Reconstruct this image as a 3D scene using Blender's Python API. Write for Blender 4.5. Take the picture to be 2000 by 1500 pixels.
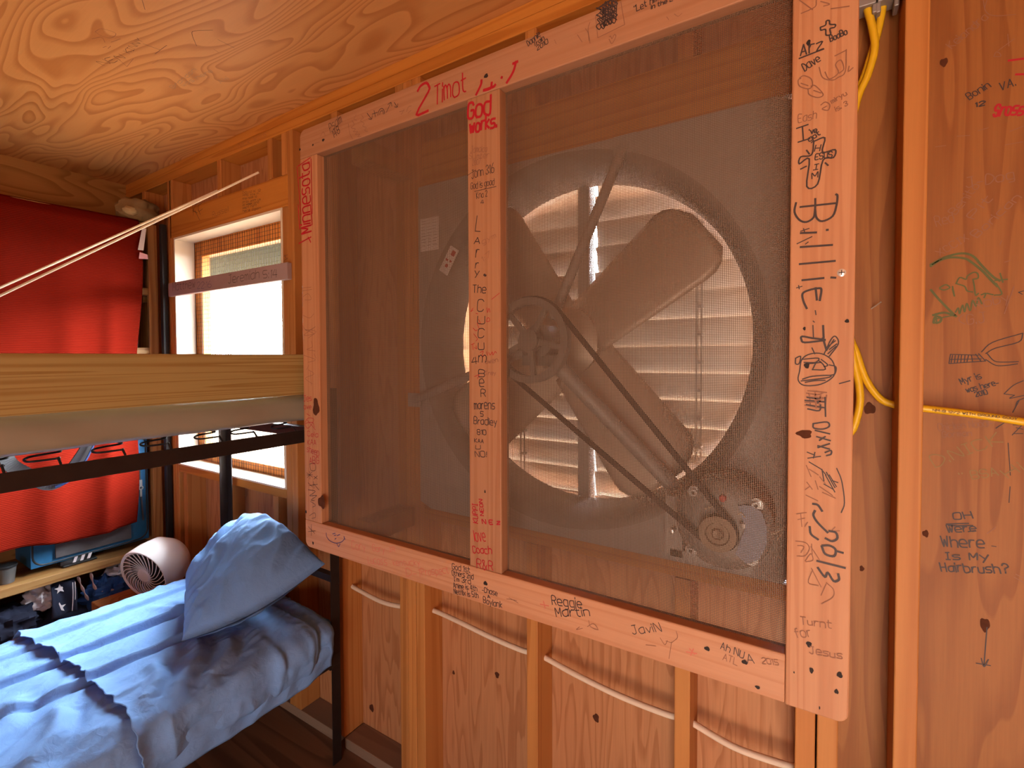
import bpy, bmesh, math, random
from mathutils import Vector, Matrix, noise
R = math.radians
sc = bpy.context.scene
for o in list(bpy.data.objects):
    bpy.data.objects.remove(o)

# ------------------------------------------------------------------ camera, world, light, exposure
cd = bpy.data.cameras.new('camera'); cam = bpy.data.objects.new('camera', cd); sc.collection.objects.link(cam)
YAW, PIT, ROL, FPX = -32.0664, -1.4819, -0.2031, 943.6
cd.sensor_fit = 'HORIZONTAL'; cd.sensor_width = 36.0; cd.lens = 36.0 * FPX / 2000.0
cd.shift_y = -0.01376; cd.clip_start = 0.02
_y, _p, _r = R(YAW), R(PIT), R(ROL)
fw = Vector((math.sin(_y) * math.cos(_p), math.cos(_y) * math.cos(_p), math.sin(_p)))
r0 = Vector((math.cos(_y), -math.sin(_y), 0)); u0 = r0.cross(fw)
rt = r0 * math.cos(_r) + u0 * math.sin(_r); up = rt.cross(fw)
cam.matrix_world = Matrix(((rt.x, up.x, -fw.x, 0.0), (rt.y, up.y, -fw.y, -1.157), (rt.z, up.z, -fw.z, 1.447), (0, 0, 0, 1)))
sc.camera = cam

w = bpy.data.worlds.new('world'); sc.world = w; w.use_nodes = True
_nt = w.node_tree; bg = _nt.nodes['Background']; bg.inputs[1].default_value = 16.0
_tc = _nt.nodes.new('ShaderNodeTexCoord'); _sp = _nt.nodes.new('ShaderNodeSeparateXYZ'); _rp = _nt.nodes.new('ShaderNodeValToRGB'); _mr = _nt.nodes.new('ShaderNodeMapRange')
_mr.inputs[1].default_value = -0.12; _mr.inputs[2].default_value = 0.12

_r2 = _nt.nodes.new('ShaderNodeValToRGB'); _m2 = _nt.nodes.new('ShaderNodeMapRange'); _mx = _nt.nodes.new('ShaderNodeMix'); _mx.data_type = 'RGBA'
_rp.color_ramp.elements[0].color = (0.42, 0.34, 0.26, 1); _rp.color_ramp.elements[1].color = (5.0, 5.9, 6.6, 1)       # sun side, beyond the window: ground, bright hazy sky
_r2.color_ramp.elements[0].color = (.85, .69, .53, 1); _r2.color_ramp.elements[1].color = (0.62, 0.66, 0.70, 1)    # far side, behind the door: sunlit ground, plain sky
_m2.inputs[1].default_value = -0.2; _m2.inputs[2].default_value = 0.2
_nt.links.new(_tc.outputs['Generated'], _sp.inputs[0]); _nt.links.new(_sp.outputs[2], _mr.inputs[0]); _nt.links.new(_sp.outputs[1], _m2.inputs[0])
_nt.links.new(_mr.outputs[0], _rp.inputs[0]); _nt.links.new(_mr.outputs[0], _r2.inputs[0]); _nt.links.new(_m2.outputs[0], _mx.inputs[0])
_nt.links.new(_r2.outputs[0], _mx.inputs[6]); _nt.links.new(_rp.outputs[0], _mx.inputs[7]); _nt.links.new(_mx.outputs[2], bg.inputs[0])

def portal(name, loc, rot, sx, sy):
    l = bpy.data.lights.new(name, 'AREA'); l.shape = 'RECTANGLE'; l.size = sx; l.size_y = sy; l.energy = 1
    l.cycles.is_portal = True
    o = bpy.data.objects.new(name, l); o.location = loc; o.rotation_euler = rot; sc.collection.objects.link(o)
portal('window_daylight', (-2.25, 0.20, 1.48), (R(-90), 0, 0), 0.92, 1.15)
portal('doorway_daylight', (0.60, -3.36, 0.80), (R(90), 0, 0), 1.05, 1.55)

_sl = bpy.data.lights.new('sun', 'SUN'); _sl.energy = 130; _sl.angle = R(1.0); _sl.color = (1.0, .93, .84)
_so = bpy.data.objects.new('sun', _sl); _so.rotation_euler = Vector((-.08, .80, -.60)).to_track_quat('-Z', 'Y').to_euler(); _so.location = (1, -8, 6); sc.collection.objects.link(_so)

sc.view_settings.view_transform = 'Standard'; sc.view_settings.look = 'None'
sc.view_settings.exposure = 0.0; sc.view_settings.gamma = 1.0; sc.view_settings.use_curve_mapping = False
sc.cycles.max_bounces = 10; sc.cycles.diffuse_bounces = 6; sc.cycles.glossy_bounces = 4; sc.cycles.transparent_max_bounces = 8
sc.cycles.use_denoising = True

# ------------------------------------------------------------------ materials
def new_mat(name):
    m = bpy.data.materials.new(name); m.use_nodes = True
    return m, m.node_tree, m.node_tree.nodes['Principled BSDF']
def c4(c): return (c[0], c[1], c[2], 1)
def plain(name, col, rough=0.6, metal=0.0, var=0.12, vs=30.0, bump=0.0, spec=0.4):
    m, nt, b = new_mat(name); N = nt.nodes; L = nt.links
    tc = N.new('ShaderNodeTexCoord'); n = N.new('ShaderNodeTexNoise'); n.inputs['Scale'].default_value = vs; n.inputs['Detail'].default_value = 4
    L.new(tc.outputs['Object'], n.inputs['Vector'])
    mp = N.new('ShaderNodeMapRange'); mp.inputs[3].default_value = 1 - var; mp.inputs[4].default_value = 1 + var
    L.new(n.outputs['Fac'], mp.inputs[0])
    mx = N.new('ShaderNodeVectorMath'); mx.operation = 'SCALE'; mx.inputs[0].default_value = col
    L.new(mp.outputs[0], mx.inputs['Scale']); L.new(mx.outputs[0], b.inputs['Base Color'])
    b.inputs['Roughness'].default_value = rough; b.inputs['Metallic'].default_value = metal; b.inputs['Specular IOR Level'].default_value = spec
    if bump:
        bp = N.new('ShaderNodeBump'); bp.inputs['Strength'].default_value = bump; bp.inputs['Distance'].default_value = 0.004
        L.new(n.outputs['Fac'], bp.inputs['Height']); L.new(bp.outputs[0], b.inputs['Normal'])
    return m
def wood(name, c0, c1, axis='Z', sc_=5.0, stretch=0.08, bands=14.0, knot=0.0, ksc=1.6, fiber=0.18, rough=0.55, tone=0.18, dist=0.0, kcol=None, sharp=0.5, kstretch=0.45, spec=0.3):
    m, nt, b = new_mat(name); N = nt.nodes; L = nt.links
    def math_(op, a, b_=None, c_=None):
        n = N.new('ShaderNodeMath'); n.operation = op
        for i, v in enumerate((a, b_, c_)):
            if v is None: continue
            if isinstance(v, (int, float)): n.inputs[i].default_value = v
            else: L.new(v, n.inputs[i])
        return n.outputs[0]
    tc = N.new('ShaderNodeTexCoord'); oi = N.new('ShaderNodeObjectInfo')
    off = N.new('ShaderNodeVectorMath'); off.operation = 'SCALE'; off.inputs[0].default_value = (17.3, 31.1, 23.7); L.new(oi.outputs['Random'], off.inputs['Scale'])
    ad = N.new('ShaderNodeVectorMath'); ad.operation = 'ADD'; L.new(tc.outputs['Object'], ad.inputs[0]); L.new(off.outputs[0], ad.inputs[1])
    def mapped(s):
        mp = N.new('ShaderNodeVectorMath'); mp.operation = 'MULTIPLY'; L.new(ad.outputs[0], mp.inputs[0])
        v = [1.0, 1.0, 1.0]; v['XYZ'.index(axis)] = s; mp.inputs[1].default_value = v
        return mp.outputs[0]
    def nz(vec, s, det=2.0, rg=0.5, ds=0.0):
        n = N.new('ShaderNodeTexNoise'); n.inputs['Scale'].default_value = s; n.inputs['Detail'].default_value = det
        n.inputs['Roughness'].default_value = rg; n.inputs['Distortion'].default_value = ds; L.new(vec, n.inputs['Vector']); return n.outputs['Fac']
    field = nz(mapped(stretch), sc_, 2.0, 0.4, dist)
    core = None
    if knot:
        vo = N.new('ShaderNodeTexVoronoi'); vo.inputs['Scale'].default_value = ksc; L.new(mapped(kstretch), vo.inputs['Vector'])
        sep = N.new('ShaderNodeSeparateColor'); L.new(vo.outputs['Color'], sep.inputs[0])
        sel = math_('LESS_THAN', sep.outputs[0], knot)
        d = math_('ADD', vo.outputs['Distance'], math_('MULTIPLY', math_('SUBTRACT', nz(mapped(1.0), 14.0), 0.5), 0.05))
        bump_ = math_('MULTIPLY', math_('POWER', math_('MAXIMUM', math_('SUBTRACT', 1.0, math_('MULTIPLY', d, 4.5)), 0.0), 2.0), sel)
        field = math_('ADD', field, math_('MULTIPLY', bump_, 0.32))
        core = math_('MULTIPLY', math_('LESS_THAN', d, 0.055), sel)
    v = math_('FRACT', math_('MULTIPLY', field, bands))
    rp = N.new('ShaderNodeValToRGB'); e = rp.color_ramp.elements
    e[0].position = 0.0; e[0].color = c4(c0); e[1].position = 1.0; e[1].color = c4(c0)
    mid = [c0[i] * (1 - sharp * 0.35) + c1[i] * sharp * 0.35 for i in range(3)]
    for p_, c_ in ((0.5, mid), (0.84, c1), (0.94, c1)):
        k = e.new(p_); k.color = c4(c_)
    L.new(v, rp.inputs[0])
    fib = nz(mapped(0.03), 220.0, 2.0, 0.6); ton = nz(mapped(0.4), 2.2, 2.0, 0.5)
    k1 = math_('ADD', 1 - fiber * 0.5, math_('MULTIPLY', fib, fiber))
    k2 = math_('ADD', 1 - tone, math_('MULTIPLY', ton, tone * 2))
    k3 = math_('ADD', 0.86, math_('MULTIPLY', oi.outputs['Random'], 0.28))
    kk = math_('MULTIPLY', math_('MULTIPLY', k1, k2), k3)
    col = N.new('ShaderNodeVectorMath'); col.operation = 'SCALE'; L.new(rp.outputs[0], col.inputs[0]); L.new(kk, col.inputs['Scale'])
    out = col.outputs[0]
    if core is not None:
        mx = N.new('ShaderNodeMix'); mx.data_type = 'RGBA'; L.new(core, mx.inputs[0]); L.new(out, mx.inputs[6])
        mx.inputs[7].default_value = c4(kcol or [x * 0.45 for x in c1]); out = mx.outputs[2]
    L.new(out, b.inputs['Base Color']); b.inputs['Roughness'].default_value = rough; b.inputs['Specular IOR Level'].default_value = spec
    bp = N.new('ShaderNodeBump'); bp.inputs['Strength'].default_value = 0.12; bp.inputs['Distance'].default_value = 0.002
    L.new(fib, bp.inputs['Height']); L.new(bp.outputs[0], b.inputs['Normal'])
    return m
M = {}
M['ceil'] = wood('ceiling_plywood', (.66, .32, .11), (.50, .205, .06), 'X', 4.2, .22, 25, knot=.45, ksc=2.4, dist=.35, tone=.12, sharp=.5, kcol=(.30, .13, .03), fiber=.10, rough=.5, kstretch=.6)
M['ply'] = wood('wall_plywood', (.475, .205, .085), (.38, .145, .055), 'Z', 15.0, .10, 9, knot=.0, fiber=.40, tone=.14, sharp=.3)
M['ply_shaded'] = wood('shaded_wall_plywood', (.285, .105, .026), (.225, .075, .017), 'Z', 9.0, .09, 10, knot=.0, fiber=.30, tone=.16, sharp=.3)  # right bays: same plywood, the weaker light there put into a darker colour
M['ply_end'] = wood('end_wall_plywood', (.42, .20, .055), (.30, .13, .03), 'Y', 5.0, .2, 14, knot=.5, ksc=2.4, kcol=(.08, .03, .015))
M['stud'] = wood('stud_lumber', (.50, .20, .052), (.42, .15, .034), 'Z', 10.0, .025, 10, knot=.12, ksc=3.0, fiber=.15, kcol=(.16, .06, .03))
M['plate'] = wood('plate_lumber', (.54, .205, .034), (.44, .145, .020), 'X', 10.0, .025, 10, knot=.15, ksc=3.0, fiber=.15, kcol=(.16, .06, .03))
M['panel_z'] = wood('panel_board_upright', (.44, .208, .103), (.39, .168, .078), 'Z', 30.0, .012, 6, knot=.0, fiber=.16, tone=.14, sharp=.3)
M['panel_x'] = wood('panel_board_level', (.44, .212, .112), (.405, .182, .09), 'X', 26.0, .012, 6, knot=.0, fiber=.16, tone=.16, sharp=.3)
M['pine'] = wood('pale_pine', (.37, .265, .10), (.29, .175, .053), 'Y', 30.0, .012, 9, knot=.0, fiber=.18, tone=.12, sharp=.35)
M['shelfwood'] = wood('shelf_wood', (.37, .19, .065), (.27, .115, .032), 'Y', 12.0, .03, 8, knot=.0, fiber=.18)
M['shelfside'] = wood('shelf_side_wood', (.46, .20, .06), (.33, .12, .035), 'Z', 8.0, .05, 9, knot=.3, ksc=3.0, fiber=.15, kcol=(.10, .04, .02))
M['floor'] = wood('floor_wood', (.17, .085, .045), (.10, .05, .028), 'X', 6.0, .05, 8, fiber=.2, rough=.5)
M['sill'] = wood('dusty_sill_wood', (.27, .165, .105), (.23, .135, .085), 'X', 6.0, .05, 6, fiber=.15, rough=.7)
M['trimwood'] = wood('window_trim_wood', (.62, .22, .035), (.48, .14, .02), 'Z', 9.0, .05, 8, fiber=.12)
M['cream'] = plain('cream_paint', (.72, .60, .46), .5, var=.05, vs=8)
M['galv'] = plain('galvanised_steel', (.40, .345, .31), .55, .2, .10, 5)
M['darkventuri'] = plain('dark_venturi_steel', (.27, .22, .19), .65, .1, .2, 7)  # darker than the housing plate
M['fanpaint'] = plain('fan_blade_steel', (.52, .39, .30), .45, .3, .10, 6)
M['slat'] = plain('aluminium_slat', (.72, .62, .54), .38, .6, .08, 9)
M['darksteel'] = plain('bed_steel_brown_black', (.028, .018, .015), .42, .4, .3, 30)
M['black'] = plain('black_paint', (.012, .010, .010), .5, 0, .2, 20)
M['wire'] = plain('screen_wire', (.175, .108, .066), .6, .1, .1, 20)
M['wirewin'] = plain('window_wire', (.06, .045, .035), .7, .1, .1, 20)
M['motor'] = plain('motor_grey', (.30, .255, .23), .5, .35, .12, 25)
M['motorblue'] = plain('motor_blue_grey', (.26, .28, .36), .5, .2, .08, 25)
M['bronze'] = plain('motor_pulley_bronze', (.30, .20, .135), .5, .4, .1, 25)
M['bright'] = plain('bright_zinc', (.85, .82, .78), .25, .6, .02, 25)
M['belt'] = plain('belt_rubber', (.035, .025, .022), .7, 0, .2, 30)
M['paper'] = plain('paper_label', (.80, .74, .72), .6, 0, .03, 40)
M['grime'] = plain('printed_grey', (.42, .36, .35), .7, 0, .1, 60)
M['inkred'] = plain('red_marker', (.42, .008, .02), .6, 0, .12, 60)
M['inkblack'] = plain('black_marker', (.050, .030, .028), .6, 0, .25, 60)
M['inkfaint'] = plain('faded_pencil', (.27, .115, .065), .7, 0, .2, 60)
M['inkfaintred'] = plain('faded_red_marker', (.55, .15, .095), .7, 0, .1, 60)
M['inknavy'] = plain('navy_marker', (.07, .05, .14), .6, 0, .2, 60)
M['inkgreen'] = plain('green_marker', (.10, .105, .028), .6, 0, .2, 60)
M['inkolive'] = plain('olive_marker', (.24, .135, .035), .6, 0, .2, 60)
M['inkteal'] = plain('teal_pencil', (.30, .25, .17), .6, 0, .2, 60)
M['hole'] = plain('screw_hole_dark', (.025, .015, .012), .8, 0, .2, 60)
M['knot'] = plain('dark_knot', (.085, .028, .014), .85, 0, .4, 90, spec=.08)
M['rope'] = plain('white_rope', (.80, .66, .48), .75, 0, .12, 300, .3)
M['cord'] = plain('beige_cord', (.74, .56, .40), .6, 0, .05, 60)
M['yellow'] = plain('yellow_cable', (.72, .42, .012), .38, 0, .05, 60)
M['boxgrey'] = plain('grey_metal_box', (.30, .27, .26), .5, .4, .1, 30)
M['stick'] = plain('purple_brown_stain', (.36, .245, .24), .5, 0, .10, 12)
M['vinyl'] = plain('taupe_vinyl', (.28, .24, .18), .38, 0, .04, 6, .1)
M['white'] = plain('white_plastic', (.82, .74, .70), .4, 0, .02, 20)
M['rock'] = plain('brown_stone', (.24, .135, .05), .9, 0, .4, 22, .6)
M['rocklight'] = plain('pale_stone_face', (.46, .30, .13), .9, 0, .2, 30, .4)
M['blueplastic'] = plain('bright_blue_fabric', (.010, .095, .21), .6, 0, .15, 60)
M['greyfabric'] = plain('grey_fabric', (.075, .062, .062), .8, 0, .15, 90)
M['navyfabric'] = plain('navy_fabric', (.010, .012, .03), .9, 0, .3, 40)
M['royal'] = plain('royal_blue_fabric', (.012, .05, .17), .9, 0, .2, 40)
M['whitefabric'] = plain('white_fabric', (.62, .55, .56), .9, 0, .12, 25)
M['mauve'] = plain('dusty_pink_fabric', (.42, .26, .24), .9, 0, .12, 25)
M['pinktag'] = plain('pink_tag', (.75, .35, .35), .7, 0, .05, 25)
M['whitetag'] = plain('white_tag', (.70, .62, .60), .7, 0, .05, 25)
M['strapblue'] = plain('blue_strap_edge', (.05, .10, .30), .5, 0, .1, 25)
M['strapgrey'] = plain('grey_strap', (.055, .045, .048), .5, 0, .2, 25)
M['bottle'] = plain('grey_bottle', (.12, .11, .105), .35, .3, .1, 25)
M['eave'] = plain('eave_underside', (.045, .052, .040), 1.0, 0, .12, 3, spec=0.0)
M['redlight'] = plain('red_wire_nut', (.50, .05, .04), .5, 0, .05, 25)
def fabric(name, col, weave=900.0, var=0.10, sheen=0.0):
    m, nt, b = new_mat(name); N = nt.nodes; L = nt.links
    tc = N.new('ShaderNodeTexCoord'); n = N.new('ShaderNodeTexNoise'); n.inputs['Scale'].default_value = 7; n.inputs['Detail'].default_value = 6
    L.new(tc.outputs['Object'], n.inputs['Vector'])
    mp = N.new('ShaderNodeMapRange'); mp.inputs[3].default_value = 1 - var; mp.inputs[4].default_value = 1 + var; L.new(n.outputs['Fac'], mp.inputs[0])
    mx = N.new('ShaderNodeVectorMath'); mx.operation = 'SCALE'; mx.inputs[0].default_value = col; L.new(mp.outputs[0], mx.inputs['Scale'])
    L.new(mx.outputs[0], b.inputs['Base Color']); b.inputs['Roughness'].default_value = 0.85; b.inputs['Specular IOR Level'].default_value = 0.2
    n2 = N.new('ShaderNodeTexNoise'); n2.inputs['Scale'].default_value = 38; n2.inputs['Detail'].default_value = 5; n2.inputs['Distortion'].default_value = 1.2
    L.new(tc.outputs['Object'], n2.inputs['Vector'])
    bp = N.new('ShaderNodeBump'); bp.inputs['Strength'].default_value = 0.35; bp.inputs['Distance'].default_value = 0.006
    L.new(n2.outputs['Fac'], bp.inputs['Height']); L.new(bp.outputs[0], b.inputs['Normal'])
    return m
M['sheet'] = fabric('blue_cotton', (.18, .335, .64))
M['pillow'] = fabric('blue_pillow_cotton', (.14, .26, .50))
def towel_mat():
    m, nt, b = new_mat('red_ribbed_towel'); N = nt.nodes; L = nt.links
    tc = N.new('ShaderNodeTexCoord'); wv = N.new('ShaderNodeTexWave'); wv.bands_direction = 'Z'; wv.inputs['Scale'].default_value = 42; wv.inputs['Distortion'].default_value = 1.0
    wv.inputs['Detail'].default_value = 3; L.new(tc.outputs['Object'], wv.inputs['Vector'])
    rp = N.new('ShaderNodeValToRGB'); rp.color_ramp.elements[0].color = (.11, .0065, .003, 1); rp.color_ramp.elements[1].color = (.155, .0095, .0045, 1)
    L.new(wv.outputs['Fac'], rp.inputs[0]); L.new(rp.outputs[0], b.inputs['Base Color']); b.inputs['Roughness'].default_value = 1; b.inputs['Specular IOR Level'].default_value = 0
    bp = N.new('ShaderNodeBump'); bp.inputs['Strength'].default_value = .4; bp.inputs['Distance'].default_value = .003
    L.new(wv.outputs['Fac'], bp.inputs['Height']); L.new(bp.outputs[0], b.inputs['Normal'])
    return m
M['towel'] = towel_mat()
def glass_mat():
    m, nt, b = new_mat('window_glass'); N = nt.nodes; L = nt.links; N.remove(b)
    tr = N.new('ShaderNodeBsdfTransparent'); gl = N.new('ShaderNodeBsdfGlossy'); gl.inputs['Roughness'].default_value = .02
    mx = N.new('ShaderNodeMixShader'); mx.inputs[0].default_value = .05
    L.new(tr.outputs[0], mx.inputs[1]); L.new(gl.outputs[0], mx.inputs[2]); L.new(mx.outputs[0], N['Material Output'].inputs[0])
    return m
M['glass'] = glass_mat()

# ------------------------------------------------------------------ helpers
def empty(name, loc, label=None, cat=None, group=None, kind=None):
    o = bpy.data.objects.new(name, None); o.empty_display_size = .1; o.location = loc; sc.collection.objects.link(o)
    return tag(o, label, cat, group, kind)
def tag(o, label=None, cat=None, group=None, kind=None):
    if label: o['label'] = label
    if cat: o['category'] = cat
    if group: o['group'] = group
    if kind: o['kind'] = kind
    return o
def root_of(p):
    v = Vector((0, 0, 0))
    while p: v += p.location; p = p.parent
    return v
class MB:
    def __init__(self): self.v = []; self.f = []; self.sm = False
    def add(self, vs, fs):
        n = len(self.v); self.v += [tuple(p) for p in vs]; self.f += [tuple(i + n for i in f) for f in fs]; return self
    def box(self, x0, x1, y0, y1, z0, z1):
        return self.add([(x0, y0, z0), (x1, y0, z0), (x1, y1, z0), (x0, y1, z0), (x0, y0, z1), (x1, y0, z1), (x1, y1, z1), (x0, y1, z1)],
                        [(0, 3, 2, 1), (4, 5, 6, 7), (0, 1, 5, 4), (1, 2, 6, 5), (2, 3, 7, 6), (3, 0, 4, 7)])
    def tube(self, pts, r, n=8, flat=1.0, closed=False):
        pts = [Vector(p) for p in pts]; rings = []; prev = None
        for i, p in enumerate(pts):
            if closed: t = pts[(i + 1) % len(pts)] - pts[i - 1]
            else: t = pts[min(i + 1, len(pts) - 1)] - pts[max(i - 1, 0)]
            t.normalize()
            if prev is None:
                a = Vector((0, 0, 1)) if abs(t.z) < .9 else Vector((0, 1, 0))
                u = t.cross(a).normalized()
            else:
                u = (prev - t * prev.dot(t)).normalized()
            prev = u; v = t.cross(u); rr = r[i] if isinstance(r, (list, tuple)) else r
            rings.append([p + u * math.cos(2 * math.pi * k / n) * rr + v * math.sin(2 * math.pi * k / n) * rr * flat for k in range(n)])
        vs = [q for rg in rings for q in rg]; fs = []
        m = len(rings)
        for i in range(m if closed else m - 1):
            for k in range(n):
                a = i * n + k; b_ = i * n + (k + 1) % n; c_ = ((i + 1) % m) * n + (k + 1) % n; d = ((i + 1) % m) * n + k
                fs.append((a, b_, c_, d))
        if not closed: fs += [tuple(range(n - 1, -1, -1)), tuple(range((m - 1) * n, m * n))]
        self.sm = True
        return self.add(vs, fs)
    def lathe(self, c, prof, axis='Y', n=48, caps=False):      # prof: (radius, offset along axis)
        vs = []; fs = []
        for r_, h in prof:
            for k in range(n):
                a = 2 * math.pi * k / n; x, y = r_ * math.cos(a), r_ * math.sin(a)
                p = {'Y': (x, h, y), 'Z': (x, y, h), 'X': (h, x, y)}[axis]
                vs.append((c[0] + p[0], c[1] + p[1], c[2] + p[2]))
        for i in range(len(prof) - 1):
            for k in range(n):
                fs.append((i * n + k, i * n + (k + 1) % n, (i + 1) * n + (k + 1) % n, (i + 1) * n + k))
        if caps: fs += [tuple(range(n)), tuple((len(prof) - 1) * n + k for k in range(n))]
        self.sm = True
        return self.add(vs, fs)
    def build(self, name, mat, parent=None, bevel=0.0, smooth=None, seg=2):
        me = bpy.data.meshes.new(name); me.from_pydata(self.v, [], self.f); me.update()
        bm = bmesh.new(); bm.from_mesh(me); bmesh.ops.recalc_face_normals(bm, faces=bm.faces); bm.to_mesh(me); bm.free()
        o = bpy.data.objects.new(name, me); sc.collection.objects.link(o); me.materials.append(M[mat])
        if parent:
            o.parent = parent; o.location = -root_of(parent)
        if smooth or (smooth is None and self.sm):
            for p in me.polygons: p.use_smooth = True
            md = o.modifiers.new('es', 'EDGE_SPLIT'); md.split_angle = R(40)
        if bevel:
            md = o.modifiers.new('bv', 'BEVEL'); md.width = bevel; md.segments = seg; md.limit_method = 'ANGLE'
        return o
def box(name, mat, parent, x0, x1, y0, y1, z0, z1, bevel=.002):
    return MB().box(x0, x1, y0, y1, z0, z1).build(name, mat, parent, bevel)
def fbm(x, y, z, o=4): return noise.fractal((x, y, z), 1.0, 2.0, o)
def smooth01(t): t = max(0.0, min(1.0, t)); return t * t * (3 - 2 * t)
def cr(pts, n=8):                                               # Catmull-Rom
    P = [Vector(p) for p in pts]; P = [P[0] * 2 - P[1]] + P + [P[-1] * 2 - P[-2]]; out = []
    for i in range(1, len(P) - 2):
        for k in range(n):
            t = k / n; a, b_, c_, d = P[i - 1:i + 3]
            out.append(.5 * ((2 * b_) + (c_ - a) * t + (2 * a - 5 * b_ + 4 * c_ - d) * t * t + (3 * b_ - a - 3 * c_ + d) * t ** 3))
    out.append(P[-2]); return out

# ------------------------------------------------------------------ the setting
CZ = 2.41; XL, XR, YB = -3.25, 1.32, -3.3
tag(MB().box(XL, XR, YB, .11, -.03, 0).build('floor', 'floor'), kind='structure')
ceiling = empty('ceiling', (0, 0, CZ), kind='structure')
box('plywood_sheet', 'ceil', ceiling, XL, XR, YB, .11, CZ, CZ + .02, 0)
wall_left = empty('wall_left', (XL, 0, 0), kind='structure')
box('plywood_sheet', 'ply_end', wall_left, XL - .02, XL, YB, .11, 0, CZ, 0)
tag(MB().box(XR, XR + .02, YB, .11, 0, CZ).build('wall_right', 'ply'), kind='structure')
b = MB(); b.box(XL, .06, YB - .02, YB, 0, CZ); b.box(1.14, XR, YB - .02, YB, 0, CZ); b.box(.06, 1.14, YB - .02, YB, 1.58, CZ)
tag(b.build('wall_rear', 'ply'), kind='structure')

WX0, WX1, WZ0, WZ1 = -2.704, -1.800, .917, 2.046      # window opening
FX0, FX1, FZ0, FZ1 = -1.060, -.027, .968, 1.985       # fan opening
wall = empty('wall_front', (-1.5, 0, 0), kind='structure')
b = MB(); SY0, SY1 = .089, .105
for x0, x1, z0, z1 in ((XL, WX0, 0, CZ), (WX0, WX1, 0, WZ0), (WX0, WX1, WZ1, CZ), (WX1, FX0, 0, CZ), (FX0, FX1, 0, FZ0), (FX0, FX1, FZ1, CZ)):
    b.box(x0, x1, SY0, SY1, z0, z1)
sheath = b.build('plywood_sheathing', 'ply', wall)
plyR = MB().box(FX1, XR, SY0, SY1, 0, CZ).build('plywood_sheathing', 'ply_shaded', wall)
topplate = box('top_plate', 'plate', wall, XL, XR, 0, .089, 2.373, CZ, .002)
box('top_plate', 'plate', wall, XL, XR, 0, .089, 2.335, 2.372, .002)
for x0, x1 in ((XL, -1.50), (-1.463, -1.174), (-1.06, XR)):
    box('sill_plate', 'sill', wall, x0, x1, 0.0, .089, 0, .038, .002)
def stud(x, z0=.038, z1=2.335, wdt=.036, y0=0, y1=.089): return box('stud', 'stud', wall, x, x + wdt, y0, y1, z0, z1, .0025)
for x in (-3.05, -2.765, -1.762, -1.499, -1.174, -1.137, -1.099, -.027, .012, .135, .54, .95): stud(x)
for x in (-2.728, -1.800): stud(x, .038, WZ1, .024 if x < -2 else .036)
for x in (-2.66, -2.300, -1.895): stud(x, .038, WZ0 - .038)
for x in (-2.286, -1.895): stud(x, 2.172, 2.335, .033)
for x in (-2.743, -1.800): stud(x, 2.172, 2.335, .033)
for x in (-.680, -.274): stud(x, .038, FZ0 - .04); stud(x, FZ1 + .14, 2.335)
header = box('window_header', 'plate', wall, -2.743, -1.764, 0, .04, WZ1, 2.171, .003)
box('window_rough_sill', 'plate', wall, -2.704, -1.801, 0, .089, WZ0 - .037, WZ0, .002)
box('fan_header', 'plate', wall, -1.061, -.028, 0, .06, FZ1 + .003, FZ1 + .14, .003)
box('fan_rough_sill', 'plate', wall, -1.061, -.028, 0, .089, FZ0 - .038, FZ0 - .002, .002)

# ------------------------------------------------------------------ window
win = empty('window_1', (-2.25, .05, WZ0), kind='structure')
b = MB(); b.box(WX0, WX0 + .010, -.002, .088, WZ0, WZ1); b.build('jamb', 'cream', win, .001)
MB().box(WX1 - .010, WX1, -.002, .088, WZ0, WZ1).build('jamb', 'cream', win, .001)
MB().box(WX0 + .01, WX1 - .01, -.002, .088, WZ1 - .010, WZ1).build('head_jamb', 'cream', win, .001)
MB().box(WX0 + .01, WX1 - .01, -.006, .088, WZ0, WZ0 + .008).build('window_sill', 'cream', win, .001)
b = MB(); b.box(WX0, WX0 + .075, .092, .13, WZ0, WZ1); b.build('sash_stile', 'trimwood', win, .002)
MB().box(WX1 - .075, WX1, .092, .13, WZ0, WZ1).build('sash_stile', 'trimwood', win, .002)
MB().box(WX0 + .075, WX1 - .075, .092, .13, WZ1 - .085, WZ1).build('sash_rail', 'trimwood', win, .002)
MB().box(WX0 + .075, WX1 - .075, .092, .13, WZ0, WZ0 + .05).build('sash_rail', 'trimwood', win, .002)
MB().box(WX0 + .07, WX1 - .07, .114, .117, WZ0 + .04, WZ1 - .08).build('window_pane', 'glass', win)
b = MB(); r_ = .0005
n = 45
for i in range(n):
    x = WX0 + .012 + (WX1 - WX0 - .024) * i / (n - 1) + .001 * math.sin(i * 2.3); b.box(x - r_, x + r_, .0885, .0899, WZ0 + .01, WZ1 - .012)
n = 56
for i in range(n):
    z = WZ0 + .014 + (WZ1 - WZ0 - .03) * i / (n - 1) + .001 * math.sin(i * 1.7); b.box(WX0 + .01, WX1 - .01, .0899, .0913, z - r_, z + r_)
b.build('wire_mesh', 'wirewin', win)
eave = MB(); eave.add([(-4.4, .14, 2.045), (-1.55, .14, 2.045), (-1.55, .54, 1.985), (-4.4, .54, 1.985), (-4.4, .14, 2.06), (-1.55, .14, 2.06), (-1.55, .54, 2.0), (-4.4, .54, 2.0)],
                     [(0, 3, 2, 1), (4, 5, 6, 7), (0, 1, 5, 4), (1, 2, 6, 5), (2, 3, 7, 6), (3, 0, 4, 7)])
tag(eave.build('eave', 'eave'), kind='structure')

# stained board across the window
stick = empty('crossbar_board', (-2.235, -.01, 1.755), 'narrow purple brown stained board nailed across the window, written with verse references', 'board')
stick_b = box('board', 'stick', stick, -2.728, -1.742, -.020, -.0005, 1.755, 1.821, .002)

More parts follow.
